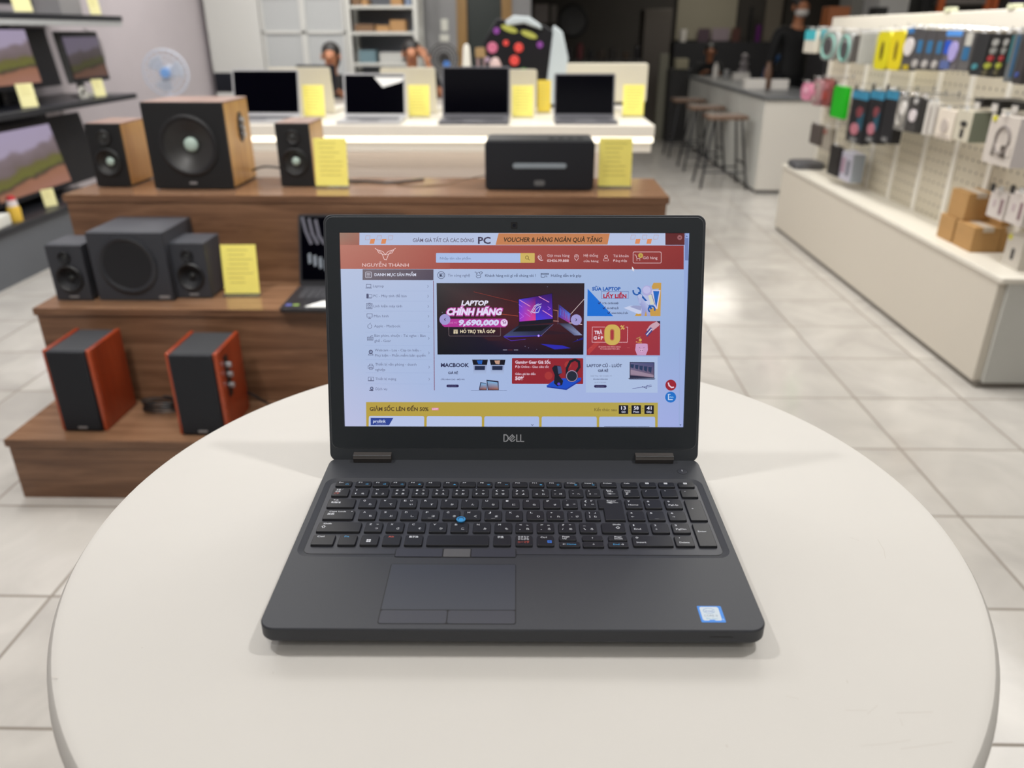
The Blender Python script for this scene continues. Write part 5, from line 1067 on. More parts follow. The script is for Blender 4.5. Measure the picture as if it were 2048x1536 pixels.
# desk with monitors where two people sit
t = thing('office_desk', 'long pale office desk behind the laptop display where two people sit', 'desk', (-2.75, 6.85, 0)); DK = mat('pale_desk_laminate', (176, 170, 162), .4)
MB(DK).box(0, 2.3, 0, .65, .715, .74).build('desk_top', t, .003); MB(DK).box(.02, .05, .02, .62, 0, .715).build('side_panel', t); MB(DK).box(2.25, 2.28, .02, .62, 0, .715).build('side_panel', t); MB(DK).box(.05, 2.25, .02, .04, .25, .715).build('front_panel', t)
def back_monitor(x0, x1, y, ztop, label):
    t = thing('monitor', label, 'monitor', ((x0+x1)/2, y, .74)); w = (x1-x0)/2
    MB(MON).box(-w, w, 0, .03, .09, ztop-.74).build('housing', t, .004); MB(OFF).box(-w+.01, w-.01, .03, .032, .1, ztop-.75).build('screen', t, smooth=False)
    MB(MON).box(-.03, .03, -.01, .0, .0, .2).prism(rrect(-.1, .1, -.06, .1, .01), 0, .01).build('stand', t)
back_monitor(-2.66, -2.20, 6.95, .985, 'black monitor seen from behind beside the left wall corner')
back_monitor(-1.97, -1.64, 7.0, 1.045, 'black monitor seen from behind in front of the seated woman')
# ------------------------------------------------------------------ people
SKIN = mat('warm_skin', (168, 112, 80), .5); HAIR = mat('black_hair', (22, 18, 17), .5)
def skinmesh(name, verts, edges, radii, m_, parent, sub=2, root=0):
    me = bpy.data.meshes.new(name); me.from_pydata([tuple(v) for v in verts], edges, []); me.materials.append(m_)
    o = bpy.data.objects.new(name, me); COL.objects.link(o); o.parent = parent
    o.modifiers.new('skin', 'SKIN').use_smooth_shade = True
    for i, r in enumerate(radii):
        sv = me.skin_vertices[0].data[i]; r = r if isinstance(r, tuple) else (r, r); sv.radius = r; sv.use_root = (i == root)
    s_ = o.modifiers.new('sub', 'SUBSURF'); s_.levels = sub; s_.render_levels = sub
    return o
def person(label, loc, rz, J, shirt, trousers, hair='short', mask=False, headtilt=0.0):
    """J: joints in local metres (facing -y). keys: pel, chest, neck, head, and L/R: sh, el, wr, hip, kn, an"""
    t = thing('person', label, 'person', loc, rz)
    V = Vector; v = []; e = []; r = []
    def add(p, rad, link=None):
        v.append(V(p)); r.append(rad)
        if link is not None: e.append((link, len(v)-1))
        return len(v)-1
    pel = add(J['pel'], (.105, .085)); wa = add(V(J['pel']).lerp(V(J['chest']), .5), (.105, .08), pel); ch = add(J['chest'], (.14, .10), wa)
    nb = add(V(J['chest']).lerp(V(J['neck']), .75), .055, ch); nk = add(J['neck'], .05, nb)
    up = (V(J['head'])-V(J['neck'])).normalized(); hd = V(J['head'])
    h1 = add(hd-up*.065+V((0, -.015, 0)), (.055, .062), nk); h2 = add(hd, (.074, .090), h1); h3 = add(hd+up*.07+V((0, .008, 0)), (.062, .075), h2)
    add(hd+V((0, -.108, -.012)), .010, h2)
    for s_ in ('L', 'R'):
        sh = add(J[s_+'sh'], .058, ch); el = add(J[s_+'el'], .042, sh); wr = add(J[s_+'wr'], .028, el)
        d = (V(J[s_+'wr'])-V(J[s_+'el'])).normalized(); side = d.cross(V((0, 0, 1))).normalized() if abs(d.z) < .9 else V((1, 0, 0)); nrm = side.cross(d).normalized()
        pm = add(V(J[s_+'wr'])+d*.045, (.036, .018), wr); pk = add(V(J[s_+'wr'])+d*.085, (.038, .014), pm)
        for k, (o_, ln) in enumerate(((-.030, .065), (-.010, .078), (.010, .072), (.030, .056))):
            a = add(v[pk]+side*o_+d*.02, .0095, pk); b = add(v[a]+d*ln*.5-nrm*.008, .009, a); add(v[b]+d*ln*.42-nrm*.022, .0078, b)
        th = add(v[pm]+side*(-.042)*(1 if s_ == 'L' else -1)+d*.015, .011, pm); add(v[th]+d*.035-nrm*.008, .0095, th)
        hp = add(J[s_+'hip'], .075, pel); kn = add(J[s_+'kn'], .060, hp); an = add(J[s_+'an'], .040, kn)
        add(V(J[s_+'an'])+V((0, -.13, -.05)), (.036, .022), an)
    skinmesh('body', v, e, r, SKIN, t)
    # clothes follow the same skeleton, a little wider
    cv = []; ce = []; cr_ = []
    def ad2(p, rad, link=None):
        cv.append(V(p)); cr_.append(rad)
        if link is not None: ce.append((link, len(cv)-1))
        return len(cv)-1
    a0 = ad2(V(J['pel'])+V((0, 0, -.07)), (.155, .125)); a = ad2(J['pel'], (.16, .125), a0); b = ad2(V(J['pel']).lerp(V(J['chest']), .5), (.14, .105), a); c = ad2(J['chest'], (.16, .115), b); ad2(V(J['chest']).lerp(V(J['neck']), .85), .070, c)
    for s_ in ('L', 'R'):
        s1_ = ad2(J[s_+'sh'], .072, c); s2_ = ad2(V(J[s_+'sh']).lerp(V(J[s_+'el']), .95), .054, s1_); ad2(V(J[s_+'el']).lerp(V(J[s_+'wr']), .95), .040, s2_)
    skinmesh('shirt', cv, ce, cr_, shirt, t)
    cv.clear(); ce.clear(); cr_.clear()
    a = ad2(V(J['pel'])+V((0, 0, .06)), (.145, .115))
    for s_ in ('L', 'R'):
        k1 = ad2(J[s_+'hip'], .10, a); k2 = ad2(J[s_+'kn'], .073, k1); ad2(V(J[s_+'kn']).lerp(V(J[s_+'an']), .9), .056, k2)
    skinmesh('trousers', cv, ce, cr_, trousers, t)
    for s_ in ('L', 'R'):
        q = V(J[s_+'an']); MB(mat('black_shoe', (20, 20, 22), .5)).ball((q.x, q.y-.06, q.z-.045), .046, .125, .036).build('shoe', t)
    # hair shell, eyes, brows, mouth, ears
    h = MB(HAIR); h.ball((hd.x, hd.y+.034, hd.z+.040), .086, .094, .088, 20, 12)
    if hair == 'long': h.ball((hd.x, hd.y+.075, hd.z-.02), .07, .055, .10, 16, 10); h.ball((hd.x, hd.y+.12, hd.z-.05), .03, .03, .06, 12, 8)
    h.build('hair', t)
    for sx in (-1, 1):
        MB(mat('dark_eye', (30, 22, 20), .3)).ball((hd.x+sx*.030, hd.y-.082, hd.z+.004), .010, .008, .006, 10, 6).build('eye', t)
        MB(SKIN).ball((hd.x+sx*.080, hd.y+.005, hd.z-.004), .012, .022, .030, 10, 8).build('ear', t)
    if mask:
        m = MB(mat('white_face_mask', (198, 194, 190), .7)); m.ball((hd.x, hd.y-.032, hd.z-.052), .068, .074, .048, 20, 12); m.build('face_mask', t)
        g_ = MB(mat('white_face_mask', (0, 0, 0)))
    else:
        MB(mat('lips', (140, 80, 70), .5)).ball((hd.x, hd.y-.080, hd.z-.052), .022, .010, .006, 12, 6).build('mouth', t)
    return t
def seated(zh, lean=0.0, hand_up=None):
    """zh: height of the middle of the head above the floor"""
    pz = zh-.68; J = dict(pel=(0, .02, pz), chest=(0, .0-lean, pz+.39), neck=(0, -.02-lean, pz+.53), head=(0, -.04-lean*1.2, zh))
    for s_, sx in (('L', -1), ('R', 1)):
        J[s_+'sh'] = (sx*.17, -.0-lean, pz+.475); J[s_+'el'] = (sx*.22, -.12-lean, pz+.27); J[s_+'wr'] = (sx*.13, -.32-lean, pz+.37)
        J[s_+'hip'] = (sx*.09, -.02, pz-.03); J[s_+'kn'] = (sx*.12, -.42, pz+.0); J[s_+'an'] = (sx*.12, -.40, .085)
    if hand_up:
        s_ = hand_up; sx = -1 if s_ == 'L' else 1; J[s_+'el'] = (sx*.26, -.16-lean, pz+.32); J[s_+'wr'] = (sx*.145, -.13-lean, zh-.09)
    return J
BSH = mat('black_shirt', (16, 16, 18), .8); BTR = mat('dark_trousers', (26, 27, 32), .8)
def chair(x, y, zs, label, col, rz=0.0, back=.42):
    t = thing('office_chair', label, 'chair', (x, y, 0), rz); m_ = mat('chair_fabric_%d' % col[0], col, .8)
    MB(m_).prism(rrect(-.22, .22, -.22, .20, .06), zs-.06, zs, inset=.01).build('seat', t, .01); MB(m_).prism(rrect(-.20, .20, zs+.12, zs+.12+back, .06), .24, .28, 'y').build('backrest', t, .01)
    k = mat('black_chair_plastic', (24, 24, 26), .4)
    MB(k).cyl(.022, .08, zs-.06, n=16).box(-.03, .03, .10, .27, zs-.09, zs-.06).box(-.03, .03, .26, .28, zs-.08, zs+.2).build('column', t)
    for i in range(5): a = i*2*PI/5; o = MB(k).tube([(0, 0, .09), (.24*math.cos(a), .24*math.sin(a), .055)], .018, 8).ball((.25*math.cos(a), .25*math.sin(a), .027), .026, .026, .027, 12, 8).build('leg', t)
p1 = at(661, 113, y=7.62); person('seated woman in black with tied dark hair facing the camera', (p1.x, 7.66, 0), .05, seated(p1.z), BSH, BTR, 'long')
chair(p1.x, 7.70, p1.z-.82, 'office chair under the seated woman', (44, 46, 52))
p2 = at(822, 108, y=7.72); person('man in black sitting with one hand raised to his cheek', (p2.x, 7.76, 0), .15, seated(p2.z, .03, 'R'), BSH, BTR)
chair(p2.x+.02, 7.82, p2.z-.82, 'office chair under the man with raised hand', (44, 46, 52), back=.30)
p3 = at(1421, 104, y=11.0); q3 = person('small figure in black seated beyond the far end of the bar', (p3.x, 11.02, 0), -.1, seated(p3.z/.82), BSH, BTR); q3.scale = (.82, .82, .82)
chair(p3.x, 11.08, p3.z-.68, 'chair under the small seated figure beyond the bar', (24, 24, 28), back=.25)
st = at(1597, 14, y=8.9); zh = st.z
J = dict(pel=(0, .0, zh-.66), chest=(0, 0, zh-.32), neck=(0, -.01, zh-.15), head=(0, -.03, zh))
for s_, sx in (('L', -1), ('R', 1)):
    J[s_+'sh'] = (sx*.19, 0, zh-.22); J[s_+'el'] = (sx*.25, .0, zh-.52); J[s_+'wr'] = (sx*.26, -.03, zh-.77); J[s_+'hip'] = (sx*.09, 0, zh-.70); J[s_+'kn'] = (sx*.10, -.02, zh-1.08); J[s_+'an'] = (sx*.10, .02, .085)
person('standing person in black with a white face mask behind the bar', (st.x+.03, 8.95, 0), .15, J, BSH, BTR, mask=True)
# ------------------------------------------------------------------ bar counter, stools, back room
BT = mat('dark_grey_counter_top', (92, 94, 96), .35); BF = mat('pale_grey_counter_panel', (186, 186, 180), .3); BW = mat('off_white_counter_end', (196, 192, 184), .45)
t = thing('bar_counter', 'long off-white bar counter with a dark grey top and stools at its side', 'counter', (2.0, 6.92, 0))
MB(BT).box(-.01, .61, -.02, 3.40, .775, .805).build('counter_top', t, .003)
MB(BW).box(0, .6, 0, .03, .03, .775).build('end_panel', t, .002)
for i in range(4): MB(BF).box(0, .025, .03+i*.84, .03+i*.84+.832, .03, .775).build('side_panel', t, .002)
MB(BF).box(.57, .595, .03, 3.38, .03, .775).box(.025, .57, 3.36, 3.38, .03, .775).build('inner_panel', t)
MB(mat('dark_plinth', (70, 68, 66), .5)).box(.01, .58, .01, 3.37, 0, .03).build('plinth', t)
t = thing('side_counter', 'off-white counter with dark top joining the bar behind the pegboard display', 'counter', (2.612, 6.92, 0))
MB(BT).box(0, .9, -.02, .70, .775, .805).build('counter_top', t, .003); MB(BW).box(0, .88, 0, .03, .03, .775).build('end_panel', t, .002); MB(BF).box(0, .88, .66, .68, .03, .775).build('inner_panel', t); MB(mat('dark_plinth', (0, 0, 0))).box(0, .88, .01, .67, 0, .03).build('plinth', t)
SW = wood('brown_stool_seat', (84, 62, 48), (104, 80, 64), (122, 96, 78), 'x', .4); SL = mat('dark_metal_stool_leg', (52, 52, 54), .35, metal=.6)
ss = thing('bar_stool', 'nearest bar stool with brown wooden seat and dark metal legs', 'stool', (1.765, 7.28, 0), 0, 'bar stools along the counter')
MB(SW).prism(rrect(-.175, .175, -.15, .15, .03), .595, .625, inset=.004).build('seat', ss, .002)
for sx in (-1, 1):
    for sy in (-1, 1): MB(SL).tube([(sx*.12, sy*.10, .595), (sx*.205, sy*.185, .008)], .011, 8).build('leg', ss)
fr_ = MB(SL); q = .187; fr_.tube([(-q, -q+.02, .15), (q, -q+.02, .15)], .008, 6).tube([(-q, q-.02, .15), (q, q-.02, .15)], .008, 6).tube([(-q+.01, -q+.02, .22), (-q+.01, q-.02, .22)], .008, 6).tube([(q-.01, -q+.02, .22), (q-.01, q-.02, .22)], .008, 6); fr_.build('footrest', ss)
for k in ('group',): del ss[k]
dup(ss, (1.785, 8.22, 0), 'middle bar stool, half hidden behind the nearest one'); dup(ss, (1.785, 9.15, 0), 'farthest bar stool at the side of the counter')
GLZ = 1
WM = mat('white_gloss_plastic', (0, 0, 0))
def small(name, label, cat, px, py, build, z=.805, y=None):
    q = at(px, py, z=z) if y is None else Vector((at(px, py, y=y).x, y, z)); t = thing(name, label, cat, (q.x, q.y, z)); m = MB(); build(m); m.build('body', t, .002); return t
PW = mat('pale_white_plastic', (206, 202, 196), .4)
small('white_bottle', 'white bottle on the bar in front of the small seated figure', 'bottle', 1430, 157, lambda m: m.m(PW).lathe([(.035, 0), (.035, .12), (.015, .15), (.016, .17)], 16))
small('cup', 'pale cup on the bar right of the white bottle', 'cup', 1452, 158, lambda m: m.m(mat('grey_cup', (140, 140, 140), .4)).lathe([(.03, 0), (.036, .10)], 16))
small('tissue_box', 'white box on the bar left of the brown bottle', 'box', 1481, 160, lambda m: m.m(PW).box(-.09, .09, -.05, .05, 0, .075))
small('tissue_box', 'wide white box nearest on the bar top', 'box', 1507, 178, lambda m: m.m(PW).box(-.095, .095, -.05, .05, 0, .09))
small('brown_bottle', 'brown bottle between two white boxes on the bar', 'bottle', 1532, 178, lambda m: m.m(mat('brown_glass', (92, 66, 50), .3)).lathe([(.035, 0), (.038, .16), (.02, .21), (.018, .24)], 16))
small('tissue_box', 'white box on the bar in front of the masked person', 'box', 1556, 178, lambda m: m.m(PW).box(-.08, .08, -.05, .05, 0, .085))
small('white_bust', 'stack of small white rounded items in the middle of the bar', 'ornament', 1486, 150, lambda m: m.m(mat('dim_white', (150, 144, 146), .5)).ball((0, 0, .045), .07, .06, .045).ball((0, 0, .13), .055, .05, .05).ball((0, 0, .21), .045, .04, .04))
t = thing('laptop', 'black open laptop on the bar beside the pegboard display', 'laptop', (2.95, 7.28, .805), -.5); MB(BLKSH).prism(rrect(-.17, .17, -.12, .12, .01), 0, .015).build('base', t); MB(BLKSH).box(-.17, .17, .118, .126, .015, .20).build('lid', t, rot=(0, 0, 0))
t = thing('blue_chair', 'blue curved chair back beside the masked person', 'chair', (at(1545, 125, y=9.6).x, 9.6, 0)); MB(mat('blue_plastic', (36, 80, 130), .4)).tube([(-.06, 0, .60), (-.08, 0, .75), (-.05, 0, .92), (.04, 0, 1.02), (.16, 0, 1.05)], .035, 10).prism(rrect(-.18, .2, -.18, .2, .05), .42, .46).build('seat', t)
for sx, sy in ((-.13, -.13), (.15, -.13), (-.13, .15), (.15, .15)): MB(mat('chair_metal', (120, 120, 124), .3, metal=.7)).tube([(sx, sy, .42), (sx*1.2, sy*1.2, .01)], .011, 8).build('leg', t)
# things in the dim back room
def wallbox(name, label, cat, px0, px1, py0, py1, y, col, d=.05, rough=.6, floor_=False, cols=None):
    a = at(px0, py1, y=y); b = at(px1, py0, y=y); z0 = 0 if floor_ else a.z
    m = MB(mat('m_'+name+'_%d_%d' % (px0, py0), col, rough)); w = (b.x-a.x)/2; m.box(-w, w, 0, d, 0, b.z-z0)
    o = m.build(name, None, .004, loc=((a.x+b.x)/2, y, z0)); return tag(o, label, cat)
wallbox('notice_board', 'large beige board on the far wall of the back room', 'board', 1350, 1480, -30, 80, 13.10, (158, 152, 134), .06)
wallbox('notice_board', 'narrower dim beige board beside the purple banner', 'board', 1524, 1572, -30, 92, 13.10, (122, 114, 102), .06)
wallbox('poster', 'pale framed poster low on the far wall', 'poster', 1423, 1460, 56, 82, 13.0, (150, 136, 144), .03)
wallbox('poster', 'dark poster left of the pale framed poster', 'poster', 1394, 1421, 57, 92, 13.0, (84, 66, 78), .03)
wallbox('poster', 'dark reddish poster right of the pale framed poster', 'poster', 1462, 1482, 56, 86, 13.0, (86, 52, 46), .03)
wallbox('purple_banner', 'upright purple banner on the far wall', 'banner', 1508, 1523, 50, 106, 12.8, (86, 8, 96), .05)
wallbox('black_column', 'black column left of the purple banner', 'column', 1492, 1508, 14, 120, 12.9, (14, 15, 18), .1, floor_=True)
wallbox('low_cabinet', 'long black low cabinet along the far wall', 'cabinet', 1345, 1575, 84, 130, 12.5, (28, 28, 32), .4, floor_=True)
wallbox('refrigerator', 'tall dim grey-brown refrigerator in the back room', 'refrigerator', 1284, 1345, 18, 120, 11.6, (92, 86, 80), .5, floor_=True)
wallbox('white_column', 'pale narrow column standing below the refrigerator', 'column', 1313, 1339, 108, 222, 10.7, (120, 118, 104), .12, floor_=True)
wallbox('counter_cabinet', 'dark counter across the left of the back room', 'cabinet', 1085, 1290, 120, 200, 10.9, (34, 31, 30), .5, floor_=True)
wallbox('paper_or_reflection_sheet', 'pale paper sheet hanging in the back room behind the computer case', 'paper', 1068, 1097, 8, 46, 11.5, (150, 142, 140), .01)
wallbox('paper_or_reflection_sheet', 'narrow pale paper hanging right of the wider sheet', 'paper', 1102, 1114, 10, 46, 11.5, (132, 126, 122), .01)
wallbox('beige_box', 'beige box lighter than its neighbours on the small kitchen shelf', 'box', 1352, 1378, 118, 138, 10.45, (150, 144, 120), .2)
wallbox('kitchen_table', 'dark small table beneath the beige box', 'table', 1340, 1385, 139, 165, 10.4, (30, 29, 30), .3, floor_=True)
t = thing('wall_clock', 'round black fan shape hanging behind the computer case', 'fan', tuple(at(1146, 42, y=11.4))); m = MB(mat('black_fan_guard', (18, 17, 18), .5)); m.torus((0, 0, 0), .19, .02, 'y', 32, 8).cyl(.17, -.01, .03, axis='y').cyl(.05, -.05, 0, axis='y'); m.build('guard', t); t.name = 'hanging_fan'
for k, (px, w_, h_, c, lb) in enumerate(((1140, .10, .16, (30, 26, 28), 'black'), (1160, .08, .20, (92, 34, 40), 'dark red'), (1182, .08, .13, (24, 24, 28), 'charcoal'), (1203, .09, .12, (58, 48, 40), 'brown'), (1226, .09, .15, (40, 36, 34), 'dark brown'), (1252, .08, .10, (70, 56, 44), 'tan'), (1274, .07, .18, (20, 18, 24), 'tall black'))):
    q = at(px, 118, y=11.05); tp = at(px, 120, y=10.9).z
    b = MB(mat('jar_%d' % k, c, .4)).lathe([(w_/2, 0), (w_/2, h_*.8), (w_*.3, h_*.86), (w_*.3, h_)], 14).build('jar', None, loc=(q.x, 11.1, tp)); tag(b, '%s jar on the dark counter in the back room' % lb, 'jar')
small('paper_cup', 'white cup on the far black cabinet', 'cup', 1364, 92, lambda m: m.m(PW).lathe([(.05, 0), (.06, .17)], 14), z=at(1460, 84, y=12.5).z, y=12.6)
# things beyond the pegboard, upper right
wallbox('tall_cabinet', 'tall pale grey cabinet beyond the pegboard', 'cabinet', 1745, 1828, -40, 90, 8.4, (170, 170, 168), .4, floor_=True)
wallbox('tall_cabinet', 'dim grey cabinet left of the pale one beyond the pegboard', 'cabinet', 1694, 1738, -40, 90, 8.8, (118, 116, 110), .4, floor_=True)
wallbox('black_backpack', 'black bag in front of the pale cabinet beyond the pegboard', 'bag', 1747, 1778, 12, 64, 7.95, (14, 14, 16), .2, floor_=False).location.z = at(1720, 66, y=7.85).z
wallbox('black_cabinet', 'tall black cabinet right of the pale one', 'cabinet', 1830, 1874, -40, 90, 8.4, (14, 14, 16), .4, floor_=True)
t = thing('orange_rack', 'rack with orange posts holding black monitors beyond the pegboard', 'rack', (at(1880, 30, y=8.2).x, 8.2, 0)); OR = mat('orange_painted_post', (176, 84, 34), .45)
xa, xb, xc = 0, at(1972, 30, y=8.2).x-at(1880, 30, y=8.2).x, at(1986, 30, y=8.2).x-at(1880, 30, y=8.2).x
for x in (xa, xb, xc): MB(OR).box(x-.025, x+.025, 0, .05, 0, 1.9).build('post', t, .002)
MB(mat('dim_grey_shelf', (110, 104, 100), .5)).box(.03, xb-.03, 0, .4, 1.54, 1.58).box(.03, xb-.03, 0, .4, .9, .94).build('shelf', t)
b = thing('monitor', 'black monitor on the orange rack', 'monitor', ((at(1928, 30, y=8.3).x), 8.3, .94)); MB(OFF).box(-.20, .20, 0, .04, .15, .56).box(-.03, .03, .04, .06, 0, .3).box(-.1, .1, -.03, .12, 0, .01).build('housing', b, .004)
wallbox('purple_poster', 'dark blue-purple poster at the top right edge', 'poster', 2008, 2060, -40, 60, 8.6, (62, 48, 98), .03, floor_=False)
wallbox('orange_bag', 'brown and orange bag standing right of the masked person', 'bag', 1652, 1702, 17, 70, 7.9, (128, 72, 34), .2).location.z = at(1720, 66, y=7.85).z
wallbox('bag_table', 'dark cabinet under the brown and orange bag', 'cabinet', 1648, 1790, 66, 130, 7.85, (34, 32, 34), .5, floor_=True)
# ------------------------------------------------------------------ white pegboard gondola on the right
def pegmat():
    m = bpy.data.materials.new('perforated_white_board'); m.use_nodes = True; nt = m.node_tree; b = nt.nodes['Principled BSDF']
    tc = nt.nodes.new('ShaderNodeTexCoord'); mp = nt.nodes.new('ShaderNodeMapping'); mp.inputs['Scale'].default_value = (1, 1/.05, 1/.05); nt.links.new(tc.outputs['Object'], mp.inputs[0])
    f = nt.nodes.new('ShaderNodeVectorMath'); f.operation = 'FRACTION'; nt.links.new(mp.outputs[0], f.inputs[0])
    s_ = nt.nodes.new('ShaderNodeSeparateXYZ'); nt.links.new(f.outputs[0], s_.inputs[0]); c = nt.nodes.new('ShaderNodeCombineXYZ'); nt.links.new(s_.outputs[1], c.inputs[1]); nt.links.new(s_.outputs[2], c.inputs[2])
    d = nt.nodes.new('ShaderNodeVectorMath'); d.operation = 'DISTANCE'; nt.links.new(c.outputs[0], d.inputs[0]); d.inputs[1].default_value = (0, .5, .5)
    g = nt.nodes.new('ShaderNodeMath'); g.operation = 'LESS_THAN'; nt.links.new(d.outputs['Value'], g.inputs[0]); g.inputs[1].default_value = .12
    mx = nt.nodes.new('ShaderNodeMix'); mx.data_type = 'RGBA'; nt.links.new(g.outputs[0], mx.inputs['Factor']); mx.inputs['A'].default_value = lin((206, 198, 178)); mx.inputs['B'].default_value = lin((84, 78, 68))
    nt.links.new(mx.outputs['Result'], b.inputs['Base Color']); b.inputs['Roughness'].default_value = .5; return m
GW = mat('warm_white_steel', (222, 217, 205), .4); GP = mat('warm_white_plinth_panel', (208, 201, 188), .4); GE = mat('shade_grey_plinth_end', (196, 196, 190), .45)  # the end panel's greyer tone stands for its shade
BXX = 2.0; BZ = .458
g = thing('display_plinth', 'long low white plinth under the pegboard on the right', 'plinth', (1.79, 2.83, 0)); GY = 2.75
MB(GP).box(0, .03, .02, GY, .025, BZ-.022).build('plinth_front', g, .002)
MB(GE).box(.03, .62, .0, .02, .025, BZ-.022).build('plinth_end', g, .002); MB(GP).box(.03, .62, .02, GY, .03, BZ-.025).build('plinth_body', g)
MB(mat('shadow_grey_toe_kick', (120, 114, 106), .5)).box(.01, .61, .01, GY-.01, 0, .025).build('toe_kick', g)  # toe kick coloured dark to give the shadow line
MB(GW).box(-.006, .626, -.006, GY+.004, BZ-.022, BZ).build('plinth_top', g, .003)
g = thing('pegboard', 'white perforated pegboard standing on the long white plinth', 'pegboard', (1.79, 2.83, 0))
MB(pegmat()).box(BXX-1.79, BXX-1.79+.02, .0, GY+.02, BZ, 1.30).build('pegboard', g, smooth=False)
MB(GW).box(BXX-1.79-.015, BXX-1.79+.035, -.02, GY+.03, 1.30, 1.385).build('header', g, .004)
for i in range(10):
    y_ = .02+i*.30; MB(mat('white_upright_rail', (236, 232, 222), .4)).box(BXX-1.79-.008, BXX-1.79, y_-.018, y_+.018, BZ, 1.30).build('upright', g, smooth=False)
area('pegboard_header_light', (1.93, 4.1, 1.52), .06, 2.2, (1, .95, .86), sy=2.6, rot=(0, math.radians(-14), PI*0))
HK = mat('chrome_hook', (190, 190, 192), .25, metal=.9)
hx = 1.80
def product(name, label, cat, px0, px1, py0, py1, col, art=(), x=hx, d=.028, round_=0.0, hook=True, side=None, tab=None, zoff=0, shear=0):
    """package hanging on a hook, its front facing the aisle (-x)"""
    pc = (py0+py1)/2
    ya, yb = at(px0, pc, x=x).y, at(px1, pc, x=x).y; za, zb = at((px0+px1)/2, py0, x=x).z, at((px0+px1)/2, py1, x=x).z
    w_, h_ = ya-yb, za-zb
    t = thing(name, label, cat, (x, (ya+yb)/2, zb), -PI/2)
    m = MB(mat('pk_%d_%d_%d' % tuple(col), col, .45))
    if round_: m.prism(rrect(-w_/2, w_/2, 0, h_, min(round_*w_, h_*.49), 6), 0, d, 'y')
    else: m.box(-w_/2, w_/2, 0, d, 0, h_)
    if side: m.m(mat('pk_%d_%d_%d' % tuple(side), side, .45)).box(w_/2, w_/2+.0005, .001, d-.001, .001, h_-.001)
    m.build('package', t, .0015)
    for k, a in enumerate(art):
        nm, kind, u0, u1, v0, v1, c = a
        am = MB(mat('pk_%d_%d_%d' % tuple(c), c, .4)); x0, x1, z0, z1 = -w_/2+u0*w_, -w_/2+u1*w_, h_*(1-v1), h_*(1-v0)
        if kind == 'r': am.prism(rrect(x0, x1, z0, z1, min(x1-x0, z1-z0)*.15), -.0015-.0008*k, 0, 'y')
        elif kind == 'o': am.prism([((x0+x1)/2+(x1-x0)/2*math.cos(i/20*2*PI), (z0+z1)/2+(z1-z0)/2*math.sin(i/20*2*PI)) for i in range(20)], -.004-.0008*k, 0, 'y')
        elif kind == 'ring':
            am.torus(((x0+x1)/2, -.002, (z0+z1)/2), (z1-z0)/2*.86, .006, 'y', 24, 6, rx=(x1-x0)/2*.8)
        am.build(nm, t, smooth=(kind != 'r'))
    if hook:
        k = MB(HK); k.M = Matrix.Rotation(PI/2, 4, 'Z')  # back to world-aligned axes inside the turned thing
        k.M = Matrix.Identity(4); L = BXX-x-.004
        k.tube([(0, -.02, h_+.012), (0, L-.02+.02, h_+.012)], .0022, 6).tube([(0, -.02, h_+.012), (0, -.028, h_+.022)], .0022, 6).box(-.006, .006, L-.002, L, h_, h_+.024)
        k.build('hook', t)
        MB(mat('clear_hang_tab', (214, 214, 212), .4)).box(-.012, .012, .002, .004, h_-.001, h_+.018).build('hang_tab', t, smooth=False)
        if tab: MB(mat('tab_%d' % tab[0], tab, .4)).box(-.014, .014, -.032, -.030, h_+.0, h_+.03).build('price_tab', t, smooth=False)
    return t
TEAL, MINT, DGY, BLU = (72, 184, 196), (128, 190, 176), (74, 72, 74), (46, 110, 156)
product('boxed_earphones', 'white box with teal top at the far end of the upper row', 'box', 1609, 1630, 60, 106, (214, 208, 194), [('label_band', 'r', 0, 1, 0, .44, TEAL)], x=1.80)
product('boxed_earphones', 'second white box with teal top, nearer the board', 'box', 1632, 1653, 59, 106, (214, 208, 194), [('label_band', 'r', 0, 1, 0, .44, TEAL)], x=1.84)
product('earphone_pack', 'grey pack with mint loop, far one in the upper row', 'package', 1641, 1674, 62, 121, (150, 152, 150), [('earphone', 'o', .2, .7, .25, .8, DGY), ('mint_loop', 'ring', .02, .98, .06, .98, MINT)], round_=.3)
product('earphone_pack', 'grey pack with mint loop, next to dark slim pack', 'package', 1677, 1702, 64, 127, (150, 152, 150), [('earphone', 'o', .2, .8, .3, .85, DGY), ('mint_loop', 'ring', .02, .98, .06, .98, MINT)], round_=.3)
product('slim_pack', 'dark slim pack right of the mint loop packs', 'package', 1703, 1715, 70, 125, (80, 76, 72))
for i, s_ in enumerate(('first pale slim pack left of the yellow packs', 'second pale slim pack left of the yellow packs', 'third pale slim pack left of the yellow packs', 'fourth pale slim pack, touching the yellow packs')):
    product('slim_pack', s_, 'package', 1717+i*8, 1723+i*8, 66, 129, (176-i*6, 176-i*6, 168-i*6))
product('yellow_pack', 'bright yellow pack with a dark slot, far one', 'package', 1751, 1777, 63, 140, (206, 196, 22), [('dark_slot', 'o', .42, .62, .25, .75, (90, 78, 20))], round_=.2)
product('yellow_pack', 'bright yellow pack with a dark slot, near one', 'package', 1779, 1805, 61, 141, (214, 196, 20), [('dark_slot', 'o', .42, .62, .25, .75, (120, 100, 20))], round_=.2)
product('mouse_pack', 'dark pack with white oval mouse right of yellow packs', 'package', 1807, 1828, 56, 142, DGY, [('blue_tag', 'r', .1, .7, .0, .12, (60, 120, 180)), ('mouse', 'o', .05, .95, .22, .65, (214, 208, 206)), ('yellow_mark', 'r', .3, .8, .86, .98, (180, 160, 20))])
